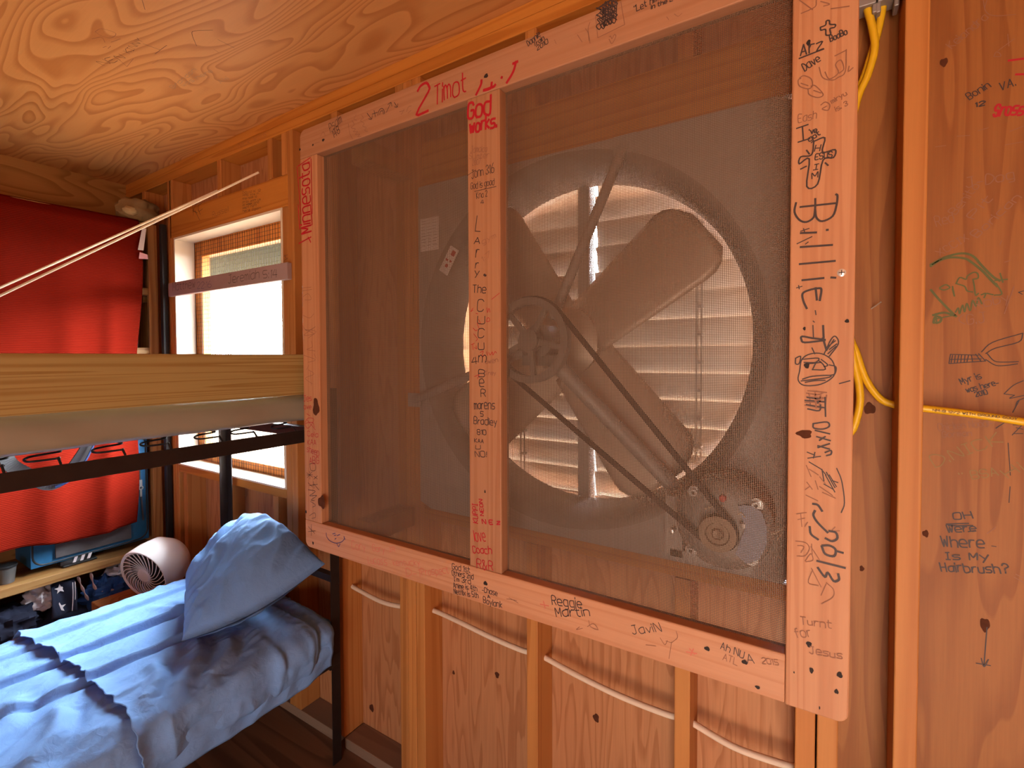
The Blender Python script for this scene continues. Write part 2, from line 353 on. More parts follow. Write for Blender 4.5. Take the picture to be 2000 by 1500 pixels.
# ------------------------------------------------------------------ screen panel in front of the fan
PX0, PX1, PZ0, PZ1 = -1.361, .053, .852, 2.150
PF, PB = -.220, -.195
panel = empty('screen_panel', (-.654, -.2, PZ0), 'large graffitied wooden framed wire screen standing off the wall in front of the exhaust fan', 'screen')
def rounded(x0, x1, z0, z1, rad, corners, mat, name):
    pts = []
    for (cx, cz, a0, tagc) in ((x1, z1, 0, 'tr'), (x0, z1, 90, 'tl'), (x0, z0, 180, 'bl'), (x1, z0, 270, 'br')):
        if tagc in corners:
            ox = cx + (-rad if cx == x1 else rad); oz = cz + (-rad if cz == z1 else rad)
            for k in range(7):
                a = R(a0 + 15 * k); pts.append((ox + rad * math.cos(a), oz + rad * math.sin(a)))
        else: pts.append((cx, cz))
    n = len(pts)
    b = MB(); b.add([(x, PF, z) for x, z in pts] + [(x, PB + .012, z) for x, z in pts], [tuple(range(n)), tuple(range(2 * n - 1, n - 1, -1))] + [(i, n + i, n + (i + 1) % n, (i + 1) % n) for i in range(n)])
    return b.build(name, mat, panel, .0025)
LS0, LS1 = PX0, -1.280; MS0, MS1 = -.711, -.618; RS0 = -.037
BR1 = .937; TR0 = 2.064
boards = {}
boards['left'] = box('stile', 'panel_z', panel, LS0, LS1, PF, PB + .012, BR1 + .0005, TR0 - .0005, .0025)
boards['mid'] = box('middle_stile', 'panel_z', panel, MS0, MS1, PF, PB + .012, BR1 + .0005, TR0 - .0005, .0025)
boards['top'] = rounded(PX0, RS0 - .0005, TR0, PZ1, .022, ('tl',), 'panel_x', 'rail')
boards['bottom'] = rounded(PX0, RS0 - .0005, PZ0, BR1, .02, ('bl',), 'panel_x', 'rail')
boards['stile'] = rounded(RS0, PX1, PZ0 - .002, PZ1 + .05, .018, ('br',), 'panel_z', 'stile')
PITCH = .00318; WR = .00040
for x0, x1 in ((LS1, MS0), (MS1, RS0)):
    b = MB()
    x = x0 - .004; k = 0
    while x < x1 + .004:
        b.box(x - WR, x + WR, PB - WR, PB + WR, BR1 - .004, TR0 + .004); x += PITCH
    z = BR1 - .002
    while z < TR0 + .004:
        b.box(x0 - .004, x1 + .004, PB + WR, PB + 3 * WR, z - WR, z + WR); z += PITCH
    b.build('wire_mesh', 'wire', panel)
# spacer blocks that carry the panel off the studs
for z in (.99, 1.55, 2.02): box('spacer_block', 'stud', panel, -.025, .045, PB + .013, -.001, z, z + .075)
for z in (.90, 2.02): box('spacer_block', 'stud', panel, -1.17, -1.10, PB + .013, -.001, z, z + .06)
def disc(name, mat, parent, pts, y, n=12, wob=.0):
    b = MB()
    for x, z, rx, rz in pts:
        vs = []
        for k in range(n):
            a = 2 * math.pi * k / n; q = 1 + wob * math.sin(3 * a + x * 90) + wob * .6 * math.sin(5 * a + z * 70)
            vs.append((x + rx * q * math.cos(a), y, z + rz * q * math.sin(a)))
        b.add(vs, [tuple(range(n))])
    return b.build(name, mat, parent)
for q in [(-0.014, 1.958, 0.003, 0.005), (-0.011, 1.432, 0.004, 0.005), (0.043, 1.503, 0.003, 0.003), (-0.015, 1.493, 0.002, 0.003), (-0.003, 0.966, 0.004, 0.005), (0.001, 0.923, 0.003, 0.005), (0.04, 0.929, 0.004, 0.005), (0.036, 0.9, 0.003, 0.004), (0.013, 0.864, 0.001, 0.003), (-0.024, 0.911, 0.001, 0.002)]: disc('screw_hole','hole',boards['stile'],[q],PF-.0006,12,.12)
for q in [(-0.163, 0.907, 0.005, 0.004), (-0.1, 0.903, 0.005, 0.004), (-0.079, 0.865, 0.004, 0.003), (-0.664, 0.905, 0.006, 0.005)]: disc('screw_hole','hole',boards['bottom'],[q],PF-.0006,12,.12)
for q in [(-0.655, 2.102, 0.006, 0.005), (-1.247, 2.096, 0.006, 0.004), (-1.36, 2.094, 0.004, 0.004), (-1.296, 2.093, 0.004, 0.003)]: disc('screw_hole','hole',boards['top'],[q],PF-.0006,12,.12)
for q in [(-0.664, 1.127, 0.002, 0.004)]: disc('screw_hole','hole',boards['mid'],[q],PF-.0006,12,.12)
for q in [(-1.356, 0.962, 0.004, 0.005), (-1.323, 0.869, 0.004, 0.005)]: disc('screw_hole','hole',boards['left'],[q],PF-.0006,12,.12)
for q in [(-1.299, 1.296, 0.015, 0.027), (-1.278, 1.005, 0.017, 0.019)]: disc('knot','knot',boards['left'],[q],PF-.0005,20,.15)
for q in [(-0.013, 1.318, 0.011, 0.007)]: disc('knot','knot',boards['stile'],[q],PF-.0005,20,.15)
for q in [(0.098, 1.338, 0.01, 0.012), (0.205, 2.013, 0.006, 0.008), (0.28, 0.935, 0.007, 0.013), (0.089, 0.999, 0.004, 0.006), (0.191, 1.093, 0.005, 0.007), (0.14, 1.112, 0.002, 0.003)]: disc('knot','knot',plyR,[q],.0886,20,.12)
for q in [(-1.417, 0.113, 0.012, 0.014), (-0.84, 0.444, 0.008, 0.01), (-1.016, 0.39, 0.005, 0.007), (-0.507, 0.439, 0.009, 0.012)]: disc('knot','knot',sheath,[q],.0886,20,.12)

scr = MB(); scr.lathe((.035, PF, 1.5805), [(0, -.0015), (.004, -.0014), (.0062, 0)], 'Y', 20)
screw = scr.build('screw', 'bright', panel); tag(screw, 'shiny countersunk screw')
b = MB(); b.box(.0310, .0390, PF - .0019, PF - .0013, 1.5798, 1.5812); b.box(.0343, .0357, PF - .0019, PF - .0013, 1.5765, 1.5845)
b.build('screw_slot', 'inkblack', screw)

WRITING = [
  ('top','P','2',-0.873,2.071,0.0,0.039,0.066,'r',3.6),
  ('top','P','Timot',-0.813,2.08,1.7,0.099,0.0476,'r',2),
  ('top','P','Psalm',-1.214,2.11,18.1,0.0547,0.0281,'k',0.8),
  ('top','P','148',-1.198,2.089,24.0,0.0295,0.025,'k',0.9),
  ('top','P','Dannie',-0.541,2.131,21.8,0.0323,0.0132,'k',0.9),
  ('top','P','Train',-0.526,2.125,15.6,0.026,0.0103,'k',0.9),
  ('top','P','2010',-0.519,2.115,12.5,0.0277,0.0099,'k',0.9),
  ('top','P','"Let him',-0.304,2.115,6.2,0.0463,0.0125,'k',0.9),
  ('top','P','in the L',-0.271,2.109,0.0,0.04,0.008,'k',0.9),
  ('mid','P','God',-0.708,2.017,-3.6,0.0641,0.0382,'r',3.2),
  ('mid','P','works.',-0.703,1.982,-2.3,0.0761,0.0286,'r',3.0),
  ('mid','P','Jamaica',-0.702,1.936,-9.5,0.0487,0.0136,'p',0.7),
  ('mid','P','Sumter',-0.706,1.922,-9.8,0.0589,0.0126,'p',0.7),
  ('mid','P','2007',-0.696,1.904,-2.5,0.023,0.0129,'p',0.7),
  ('mid','P','Jonn 3:16',-0.698,1.874,1.8,0.064,0.0212,'k',0.8),
  ('mid','P','God is good',-0.701,1.849,-0.9,0.067,0.0139,'k',0.7),
  ('mid','P','Kna 2',-0.684,1.823,3.7,0.0311,0.0144,'k',0.7),
  ('mid','P','4',-0.672,1.809,0.0,0.009,0.009,'k',0.7),
  ('mid','P','L',-0.689,1.749,-7.6,0.0151,0.0357,'k',1.1),
  ('mid','P','A',-0.692,1.719,-7.1,0.0161,0.0149,'k',1.1),
  ('mid','P','r',-0.688,1.686,-6.3,0.0091,0.0288,'k',1.1),
  ('mid','P','r',-0.689,1.661,-6.3,0.0091,0.0199,'k',1.1),
  ('mid','P','y',-0.692,1.643,-8.7,0.0132,0.0168,'k',1.1),
  ('mid','P','The',-0.697,1.602,-4.5,0.0381,0.0179,'k',1.1),
  ('mid','P','C',-0.684,1.557,-3.2,0.018,0.026,'k',1.1),
  ('mid','P','U',-0.683,1.528,-2.7,0.021,0.017,'k',1.1),
  ('mid','P','C',-0.682,1.495,0.0,0.017,0.022,'k',1.1),
  ('mid','P','U',-0.681,1.466,0.0,0.017,0.015,'k',1.1),
  ('mid','P','m',-0.682,1.435,0.0,0.022,0.026,'k',1.1),
  ('mid','P','B',-0.68,1.401,0.0,0.017,0.017,'k',1.1),
  ('mid','P','e',-0.678,1.376,4.4,0.013,0.0279,'k',1.1),
  ('mid','P','R',-0.674,1.353,4.4,0.013,0.016,'k',1.1),
  ('mid','P','marens',-0.694,1.323,2.9,0.0591,0.021,'k',1.1),
  ('mid','P','5',-0.676,1.307,0.0,0.008,0.011,'k',1.1),
  ('mid','P','4',-0.701,1.43,10.0,0.0173,0.0155,'k',1),
  ('mid','P','owen',-0.661,1.432,7.9,0.0363,0.0102,'p',0.9),
  ('mid','P','Trey',-0.662,1.405,3.7,0.0311,0.009,'p',0.9),
  ('mid','P','gym',-0.668,1.714,17.1,0.0408,0.0113,'p',0.6),
  ('mid','P','1:7',-0.666,1.672,31.3,0.0269,0.0118,'p',0.6),
  ('mid','P','Bradley',-0.696,1.287,0.9,0.067,0.016,'k',1),
  ('mid','P','810',-0.686,1.262,2.2,0.026,0.012,'k',1),
  ('mid','P','KAA',-0.694,1.242,2.2,0.026,0.009,'k',0.9),
  ('mid','P','U',-0.691,1.226,4.1,0.014,0.0089,'k',0.9),
  ('mid','P','NO!',-0.692,1.207,6.9,0.0332,0.013,'k',1),
  ('mid','P','KUPPI',-0.685,1.046,92.4,0.047,0.0151,'r',1.1),
  ('mid','P','NEON',-0.668,1.068,96.0,0.0382,0.0103,'r',1.1),
  ('mid','P','N E z',-0.672,1.048,7.8,0.0515,0.0098,'r',1.4),
  ('mid','P','love',-0.695,1.001,10.3,0.0335,0.0274,'r',1.1),
  ('mid','P','Coach',-0.7,0.971,10.3,0.0559,0.0175,'r',1.2),
  ('mid','P','R&R',-0.689,0.936,6.1,0.0473,0.0215,'r',1.1),
  ('left','P','Minnesota',-1.312,1.835,90.8,0.21,0.0539,'r',2.8),
  ('left','P','Jes',-1.36,1.312,5.6,0.0412,0.0171,'r',0.9),
  ('left','P','ove',-1.359,1.287,3.2,0.0361,0.016,'r',0.9),
  ('left','P','Cela',-1.343,1.203,2.2,0.052,0.0149,'r',0.9),
  ('left','P','KAA',-1.343,1.176,4.1,0.0421,0.0158,'r',0.9),
  ('left','P','sheep',-1.348,1.155,-8.5,0.0607,0.0194,'r',0.9),
  ('left','P','ABG',-1.334,1.118,7.4,0.0464,0.0197,'r',0.9),
  ('bottom','P','Cory',-1.141,0.889,5.9,0.0583,0.0233,'q',0.9),
  ('bottom','P','Gary',-1.054,0.902,4.7,0.0492,0.0185,'q',0.8),
  ('bottom','P','JR',-0.988,0.913,12.8,0.0226,0.0117,'q',0.8),
  ('bottom','P',"Lucas's",-1.073,0.862,8.2,0.0768,0.0204,'q',0.8),
  ('bottom','P','kentucky',-0.972,0.879,12.7,0.1004,0.0156,'q',0.8),
  ('bottom','P','D-1',-0.924,0.861,11.5,0.05,0.0184,'q',0.9),
  ('bottom','P','Prospect',-0.867,0.875,17.3,0.0943,0.0171,'q',0.9),
  ('bottom','P','God 1st',-0.766,0.916,4.1,0.0561,0.0137,'k',0.9),
  ('bottom','P','Others 2nd',-0.766,0.901,5.2,0.0663,0.0118,'k',0.9),
  ('bottom','P',"I'm 3rd",-0.76,0.887,6.6,0.0523,0.0117,'k',0.9),
  ('bottom','P','Anime is 4th',-0.762,0.87,7.8,0.0737,0.0126,'k',0.9),
  ('bottom','P','Netflix is 5th',-0.76,0.855,6.8,0.0755,0.0125,'k',0.9),
  ('bottom','P','-Chase',-0.674,0.882,2.6,0.044,0.0128,'k',0.9),
  ('bottom','P','A',-0.658,0.871,7.1,0.0081,0.0077,'k',0.9),
  ('bottom','P','Boylank',-0.67,0.856,2.2,0.053,0.0148,'k',0.9),
  ('bottom','P','Reggie',-0.484,0.902,9.6,0.072,0.0204,'k',1.1),
  ('bottom','P','Martin',-0.474,0.879,16.2,0.0823,0.0182,'k',1.1),
  ('bottom','P','JaviN',-0.303,0.891,22.8,0.0618,0.0164,'k',0.8),
  ('bottom','P','Ah NU',-0.14,0.914,-7.5,0.0383,0.0124,'k',0.7),
  ('bottom','P','ATL',-0.136,0.896,-7.1,0.0242,0.0124,'p',0.7),
  ('bottom','P','2015',-0.072,0.91,11.3,0.0255,0.0094,'p',0.7),
  ('bottom','P','A',-0.095,0.903,15.3,0.0114,0.0154,'k',0.7),
  ('stile','P','Arz',-0.025,1.941,1.8,0.031,0.0182,'k',1.2),
  ('stile','P','Dave',-0.019,1.914,24.4,0.0242,0.0134,'k',0.9),
  ('stile','P','BooBo',0.016,1.949,12.8,0.0226,0.0094,'k',0.9),
  ('stile','P','miryu',0.019,1.851,21.8,0.0215,0.0072,'p',0.7),
  ('stile','P','is. 3',0.025,1.837,21.8,0.0162,0.0076,'p',0.7),
  ('stile','P','Eash',-0.027,1.833,0.0,0.025,0.013,'p',0.7),
  ('stile','P','I',-0.027,1.8,7.1,0.0161,0.0236,'k',1.2),
  ('stile','P',"'ve",-0.011,1.81,5.7,0.01,0.0082,'k',1),
  ('stile','P','got',-0.011,1.798,28.1,0.017,0.0081,'k',1),
  ('stile','P','H',-0.004,1.781,-8.1,0.0071,0.0098,'k',0.9),
  ('stile','P','ESUS',-0.003,1.767,-2.5,0.023,0.0089,'k',0.9),
  ('stile','P','I',-0.005,1.751,0.0,0.006,0.009,'k',0.9),
  ('stile','P','M',-0.007,1.737,7.1,0.0081,0.0092,'k',0.9),
  ('stile','P','Turnt',-0.015,0.997,6.6,0.0433,0.0118,'p',0.9),
  ('stile','P','for',-0.021,0.972,20.0,0.0234,0.0154,'p',0.9),
  ('stile','P','Jesus',-0.002,0.951,6.3,0.0453,0.0117,'p',0.9),
  ('ply','R','Keiandra',0.216,2.035,37.4,0.0642,0.0146,'p',0.8),
  ('ply','R','VA.',0.285,1.936,8.5,0.0202,0.0143,'k',0.9),
  ('ply','R','Bonin',0.243,1.931,28.9,0.0331,0.0134,'k',0.9),
  ('ply','R','12',0.252,1.915,0.0,0.012,0.008,'k',1.3),
  ('ply','R','Sross',0.276,1.892,-11.6,0.0398,0.0214,'r',2),
  ('ply','R','J-Dog',0.241,1.766,4.4,0.0652,0.0182,'p',1),
  ('ply','R','Benito',0.227,1.718,55.5,0.0582,0.0136,'p',0.8),
  ('ply','R','Pit',0.253,1.706,52.9,0.0414,0.013,'p',1),
  ('ply','R','Borican',0.258,1.67,48.3,0.0871,0.0132,'p',1),
  ('ply','R','Red',0.199,1.699,13.0,0.0267,0.0194,'p',0.8),
  ('ply','R','XCCIX',0.205,1.641,34.3,0.0496,0.0127,'p',0.8),
  ('ply','R','(G.J',0.236,1.506,6.3,0.0362,0.0191,'p',0.9),
  ('ply','R','Roby',0.258,1.535,15.8,0.0478,0.0162,'p',0.9),
  ('ply','R','Myr is',0.24,1.392,24.9,0.0309,0.0112,'k',0.9),
  ('ply','R','was here-',0.248,1.377,20.0,0.0468,0.0101,'k',0.9),
  ('ply','R','2010',0.261,1.369,20.6,0.0171,0.0088,'k',0.9),
  ('ply','R','Chicken Noodl-',0.208,1.3,11.7,0.0786,0.0131,'p',0.7),
  ('ply','R','Gorman',0.214,1.288,8.1,0.0424,0.0109,'p',0.8),
  ('ply','R','D.NICK',0.204,1.228,31.4,0.1113,0.0211,'o',1.1),
  ('ply','R','" BSA',0.242,1.206,18.1,0.0547,0.0158,'o',1),
  ('ply','R','Hi',0.308,1.22,42.0,0.0269,0.0166,'o',1),
  ('ply','R','OH',0.233,1.129,14.5,0.0279,0.0128,'k',1.3),
  ('ply','R','Were',0.224,1.102,13.7,0.0422,0.0148,'k',1.2),
  ('ply','R','Where',0.217,1.072,9.5,0.0608,0.0197,'k',1.3),
  ('ply','R','Is My',0.223,1.048,11.1,0.0622,0.0137,'k',1.3),
  ('ply','R','Hairbrush?',0.216,1.023,10.7,0.0967,0.0167,'k',1.3),
  ('ceil','C','KINNY',-1.843,-0.481,-3.1,0.1122,-0.0171,'k',0.6),
  ('ceil','C','NEN',-1.987,-0.499,10.1,0.1087,-0.0223,'k',0.7),
  ('ceil','C','Brandon',-1.949,-0.313,-3.9,0.1924,-0.014,'e',0.6),
  ('ceil','C','was here',-1.901,-0.301,2.5,0.1802,-0.0137,'e',0.6),
  ('ceil','C','AW',-1.772,-0.242,2.0,0.057,-0.0156,'e',0.6),
  ('stick','K','Matthew',-2.679,1.78,0.0,0.218,0.037,'k',1.1),
  ('stick','K','22:16',-2.439,1.771,-0.5,0.125,0.029,'n',1),
  ('stick','K','Jeremiah',-2.169,1.774,0.5,0.236,0.0351,'k',1.2),
  ('stick','K','5:14',-1.904,1.772,-1.8,0.096,0.0318,'k',1.2),
  ('header','H','David K 12',-2.081,2.151,-6.3,0.1358,0.0087,'k',0.6),
  ('header','H','1995 was in',-2.082,2.138,-5.2,0.1225,0.0088,'k',0.6),
  ('header','H','this room to',-2.082,2.125,-4.2,0.1083,0.0088,'k',0.6),
  ('header','H','pray with us',-2.082,2.112,-4.7,0.1354,0.0087,'k',0.6),
  ('header','H','all week and',-2.083,2.099,-3.8,0.1223,0.0088,'k',0.6),
  ('header','H','slept right',-2.083,2.086,-2.1,0.1071,0.0089,'k',0.6),
  ('header','H','here again',-2.084,2.073,-3.4,0.1362,0.0089,'k',0.6),
  ('header','H','Kc',-2.505,2.126,10.5,0.0875,0.0441,'k',1.1),
  ('header','H','Russell',-2.331,2.091,1.3,0.137,0.0223,'k',0.6),
  ('plate','S','Nick Willis',-2.108,2.35,0.0,0.208,0.02,'p',0.7),
]
DOODLES = [
  ('top','P','r',3.4,[[-0.684,2.067,-0.67,2.086,-0.668,2.096],[-0.639,2.082,-0.643,2.07,-0.662,2.071,-0.635,2.071,-0.629,2.074],[-0.612,2.084,-0.611,2.086],[-0.598,2.069,-0.581,2.088,-0.573,2.108],[-0.581,2.106,-0.569,2.107]]),
  ('top','P','p',0.7,[[-1.135,2.116,-1.129,2.087,-1.117,2.068],[-1.119,2.12,-1.11,2.106,-1.123,2.101,-1.105,2.093,-1.114,2.087,-1.096,2.084,-1.105,2.077,-1.087,2.074,-1.096,2.069,-1.081,2.067],[-1.101,2.132,-1.11,2.122,-1.098,2.115],[-1.08,2.126,-1.072,2.114,-1.084,2.111,-1.069,2.099,-1.075,2.093,-1.061,2.086,-1.067,2.079,-1.055,2.074],[-1.26,2.11,-1.246,2.12,-1.237,2.105],[-1.298,2.096,-1.264,2.094]]),
  ('top','P','k',0.9,[[-1.057,2.124,-1.04,2.104],[-1.051,2.107,-1.039,2.103,-1.036,2.112],[-1.029,2.124,-1.024,2.105],[-1.036,2.116,-1.016,2.115],[-1.015,2.107,-1.009,2.119,-0.998,2.121,-0.99,2.112,-0.989,2.104],[-1.008,2.107,-1.004,2.114,-0.995,2.113,-0.993,2.104],[-0.982,2.106,-0.965,2.126],[-0.976,2.125,-0.964,2.127,-0.961,2.117],[-0.952,2.124,-0.942,2.11],[-0.951,2.112,-0.941,2.109,-0.939,2.117]]),
  ('top','P','p',0.7,[[-0.934,2.095,-0.916,2.093],[-0.927,2.085,-0.916,2.097],[-0.908,2.088,-0.901,2.098,-0.891,2.098],[-0.903,2.083,-0.891,2.087]]),
  ('top','P','k',1.1,[[-0.372,2.154,-0.378,2.152,-0.382,2.153,-0.372,2.145,-0.377,2.14,-0.382,2.139,-0.375,2.134,-0.375,2.131,-0.38,2.13,-0.377,2.125,-0.374,2.12,-0.379,2.12,-0.382,2.116,-0.373,2.11,-0.366,2.152,-0.373,2.152,-0.375,2.148,-0.366,2.145,-0.371,2.143,-0.374,2.14,-0.369,2.135,-0.368,2.131,-0.376,2.13,-0.372,2.124,-0.366,2.118,-0.372,2.117,-0.374,2.117,-0.365,2.108,-0.362,2.153,-0.369,2.152,-0.37,2.151,-0.365,2.143,-0.364,2.142,-0.37,2.14,-0.366,2.136,-0.362,2.129,-0.373,2.13,-0.369,2.126,-0.363,2.119,-0.367,2.119,-0.368,2.117,-0.364,2.111,-0.361,2.155,-0.366,2.155,-0.37,2.151,-0.362,2.144,-0.362,2.143,-0.369,2.142,-0.362,2.135,-0.361,2.131,-0.367,2.131,-0.366,2.126,-0.361,2.123,-0.365,2.12,-0.368,2.119,-0.361,2.112,-0.356,2.154,-0.364,2.154,-0.364,2.151,-0.357,2.145,-0.359,2.144,-0.367,2.142,-0.357,2.136,-0.357,2.132,-0.365,2.132,-0.362,2.128,-0.356,2.122,-0.363,2.12,-0.366,2.118,-0.356,2.112,-0.35,2.155,-0.359,2.155,-0.359,2.153,-0.353,2.146,-0.353,2.143,-0.359,2.142,-0.355,2.136,-0.351,2.132,-0.361,2.133,-0.357,2.128,-0.35,2.12,-0.359,2.122,-0.358,2.117,-0.351,2.112,-0.348,2.154,-0.354,2.155,-0.356,2.152,-0.349,2.144,-0.352,2.146,-0.355,2.14,-0.348,2.136,-0.347,2.13,-0.357,2.131,-0.351,2.126,-0.347,2.123,-0.355,2.123,-0.357,2.119,-0.349,2.112,-0.342,2.154,-0.348,2.152,-0.35,2.151,-0.346,2.146,-0.348,2.145,-0.352,2.142,-0.347,2.135,-0.344,2.133,-0.353,2.131,-0.349,2.127,-0.344,2.124,-0.35,2.12,-0.352,2.118,-0.342,2.111,-0.339,2.155,-0.342,2.155,-0.346,2.153,-0.338,2.146,-0.341,2.142,-0.348,2.144,-0.342,2.138,-0.34,2.131,-0.344,2.133,-0.343,2.128,-0.338,2.123,-0.343,2.121,-0.345,2.12,-0.339,2.114]]),
  ('top','P','p',0.8,[[-0.384,2.139,-0.379,2.093],[-0.379,2.093,-0.323,2.099],[-0.323,2.099,-0.331,2.147],[-0.396,2.13,-0.4,2.117,-0.396,2.088],[-0.424,2.115,-0.413,2.096],[-0.406,2.121,-0.4,2.11,-0.398,2.094],[-0.355,2.086,-0.352,2.087,-0.349,2.081,-0.344,2.087,-0.341,2.082,-0.349,2.071,-0.355,2.082]]),
  ('top','P','p',0.6,[[-0.242,2.084,-0.238,2.077],[-0.228,2.084,-0.221,2.077,-0.214,2.08],[-0.477,2.123,-0.473,2.113]]),
  ('mid','P','k',0.7,[[-0.71,1.884,-0.686,1.892]]),
  ('mid','P','k',0.7,[[-0.69,1.842,-0.628,1.842]]),
  ('mid','P','k',2.4,[[-0.664,1.642,-0.658,1.64],[-0.662,1.643,-0.66,1.639]]),
  ('mid','P','r',0.7,[[-0.696,1.566,-0.703,1.558,-0.696,1.561],[-0.688,1.553,-0.682,1.551],[-0.656,1.564,-0.654,1.553,-0.65,1.562,-0.647,1.553],[-0.655,1.54,-0.657,1.532,-0.648,1.533,-0.65,1.54,-0.655,1.54],[-0.697,1.518,-0.688,1.511,-0.684,1.514],[-0.703,1.478,-0.693,1.481],[-0.698,1.48,-0.697,1.466],[-0.692,1.471,-0.686,1.468,-0.688,1.475],[-0.676,1.459,-0.667,1.462,-0.67,1.451,-0.661,1.452],[-0.657,1.461,-0.655,1.452],[-0.651,1.459,-0.647,1.453,-0.641,1.46,-0.639,1.453,-0.633,1.461,-0.629,1.457],[-0.693,1.401,-0.68,1.406,-0.685,1.396],[-0.642,1.583,-0.62,1.596],[-0.68,1.538,-0.675,1.527,-0.684,1.529,-0.678,1.514],[-0.695,1.504,-0.684,1.492,-0.688,1.487]]),
  ('left','P','r',2.0,[[-1.37,2.045,-1.309,2.058],[-1.376,2.044,-1.359,1.892],[-1.306,2.053,-1.304,1.888]]),
  ('left','P','r',2.2,[[-1.367,1.85,-1.373,1.926],[-1.305,1.854,-1.312,1.916],[-1.372,1.806,-1.311,1.818],[-1.325,1.819,-1.313,1.802]]),
  ('left','P','p',0.7,[[-1.359,1.666,-1.314,1.665],[-1.357,1.657,-1.311,1.658],[-1.354,1.639,-1.329,1.646,-1.315,1.628,-1.347,1.628],[-1.356,1.581,-1.324,1.571,-1.302,1.583],[-1.364,1.555,-1.339,1.532,-1.296,1.543,-1.353,1.519,-1.304,1.522,-1.346,1.536,-1.293,1.528,-1.332,1.509],[-1.318,1.5,-1.312,1.482,-1.34,1.474,-1.298,1.469],[-1.355,1.456,-1.298,1.442,-1.334,1.434],[-1.331,1.425,-1.342,1.411],[-1.334,1.411,-1.306,1.398,-1.349,1.384,-1.314,1.367],[-1.324,1.407,-1.321,1.362],[-1.305,1.46,-1.295,1.447]]),
  ('left','P','r',0.9,[[-1.345,1.273,-1.327,1.267],[-1.356,1.243,-1.338,1.26,-1.31,1.257,-1.339,1.228,-1.353,1.241,-1.317,1.248,-1.307,1.233],[-1.345,1.255,-1.303,1.226]]),
  ('left','P','k',0.8,[[-1.334,1.116,-1.309,1.121,-1.306,1.101,-1.327,1.097,-1.334,1.116],[-1.349,1.087,-1.321,1.077],[-1.346,1.072,-1.324,1.092],[-1.335,1.093,-1.334,1.069],[-1.349,1.08,-1.321,1.084],[-1.314,1.08,-1.296,1.074],[-1.314,1.071,-1.296,1.084],[-1.336,1.048,-1.296,1.058],[-1.314,1.056,-1.29,1.041],[-1.343,1.034,-1.308,1.034,-1.336,1.016,-1.301,1.022,-1.329,1.004,-1.312,1.004],[-1.333,0.999,-1.308,0.991,-1.323,0.982],[-1.338,0.953,-1.313,0.966,-1.309,0.953,-1.327,0.946],[-1.346,0.917,-1.314,0.901],[-1.346,0.901,-1.31,0.91],[-1.33,0.927,-1.331,0.891],[-1.317,1.064,-1.314,1.042],[-1.343,1.056,-1.321,1.046]]),
  ('bottom','P','n',1.3,[[-1.258,0.914,-1.256,0.903,-1.242,0.893,-1.215,0.891,-1.189,0.899,-1.176,0.91,-1.174,0.918],[-1.228,0.916,-1.215,0.921],[-1.207,0.915,-1.194,0.921],[-1.221,0.913,-1.211,0.916],[-1.218,0.902,-1.212,0.906],[-1.209,0.891,-1.201,0.883,-1.194,0.893],[-1.177,0.918,-1.171,0.911]]),
  ('bottom','P','p',0.6,[[-0.277,0.878,-0.257,0.882],[-0.249,0.901,-0.24,0.89,-0.235,0.9],[-0.227,0.9,-0.232,0.865],[-0.227,0.898,-0.216,0.912,-0.219,0.923],[-0.238,0.898,-0.228,0.898]]),
  ('bottom','P','q',1.2,[[-0.2,0.889,-0.181,0.892],[-0.194,0.897,-0.185,0.889],[-0.187,0.899,-0.192,0.885]]),
  ('bottom','P','p',0.7,[[-0.604,0.883,-0.576,0.887],[-0.597,0.888,-0.572,0.882],[-0.419,0.872,-0.426,0.864,-0.412,0.871],[-0.398,0.892,-0.394,0.88,-0.377,0.878,-0.387,0.888,-0.401,0.878]]),
  ('bottom','P','q',1.4,[[-0.514,0.895,-0.493,0.897],[-0.506,0.904,-0.502,0.889]]),
  ('stile','P','k',1.3,[[-0.027,1.937,0.007,1.941]]),
  ('stile','P','k',1.2,[[0.002,1.977,0.009,1.978,0.01,1.984,0.014,1.983,0.015,1.977,0.022,1.974,0.021,1.97,0.015,1.97,0.016,1.961,0.01,1.962,0.009,1.971,0.003,1.972,0.002,1.977]]),
  ('stile','P','p',0.9,[[0.001,1.914,0.006,1.896,0.019,1.888,0.027,1.89,0.036,1.896,0.037,1.93],[0.022,1.925,0.037,1.929],[0.009,1.904,0.015,1.891,0.027,1.897,0.023,1.911,0.03,1.916,0.034,1.901,0.028,1.896],[0.041,1.903,0.04,1.895,0.046,1.899,0.042,1.896],[-0.026,1.905,-0.02,1.907,-0.01,1.899,-0.008,1.887,-0.014,1.884,-0.026,1.892,-0.028,1.902,-0.024,1.904],[-0.024,1.896,-0.014,1.889],[-0.01,1.887,-0.004,1.886,0.007,1.869,-0.0,1.866,-0.012,1.874,-0.014,1.883],[-0.006,1.879,0.004,1.872],[0.004,1.853,0.01,1.856,0.016,1.85,0.014,1.842,0.006,1.846,0.012,1.849],[-0.028,2.032,-0.009,2.009],[-0.004,2.022,-0.006,2.012,-0.025,2.009],[0.002,2.018,0.014,2.009,0.006,2.009],[0.016,2.001,0.04,1.996]]),
  ('stile','P','k',1.3,[[-0.005,1.797,0.01,1.799,0.007,1.777,0.024,1.777,0.022,1.765,0.008,1.764,0.001,1.727,-0.014,1.726,-0.011,1.77,-0.025,1.765,-0.023,1.776,-0.008,1.776,-0.005,1.797],[-0.023,1.756,-0.015,1.759],[-0.015,1.785,-0.011,1.778],[0.011,1.759,0.015,1.754]]),
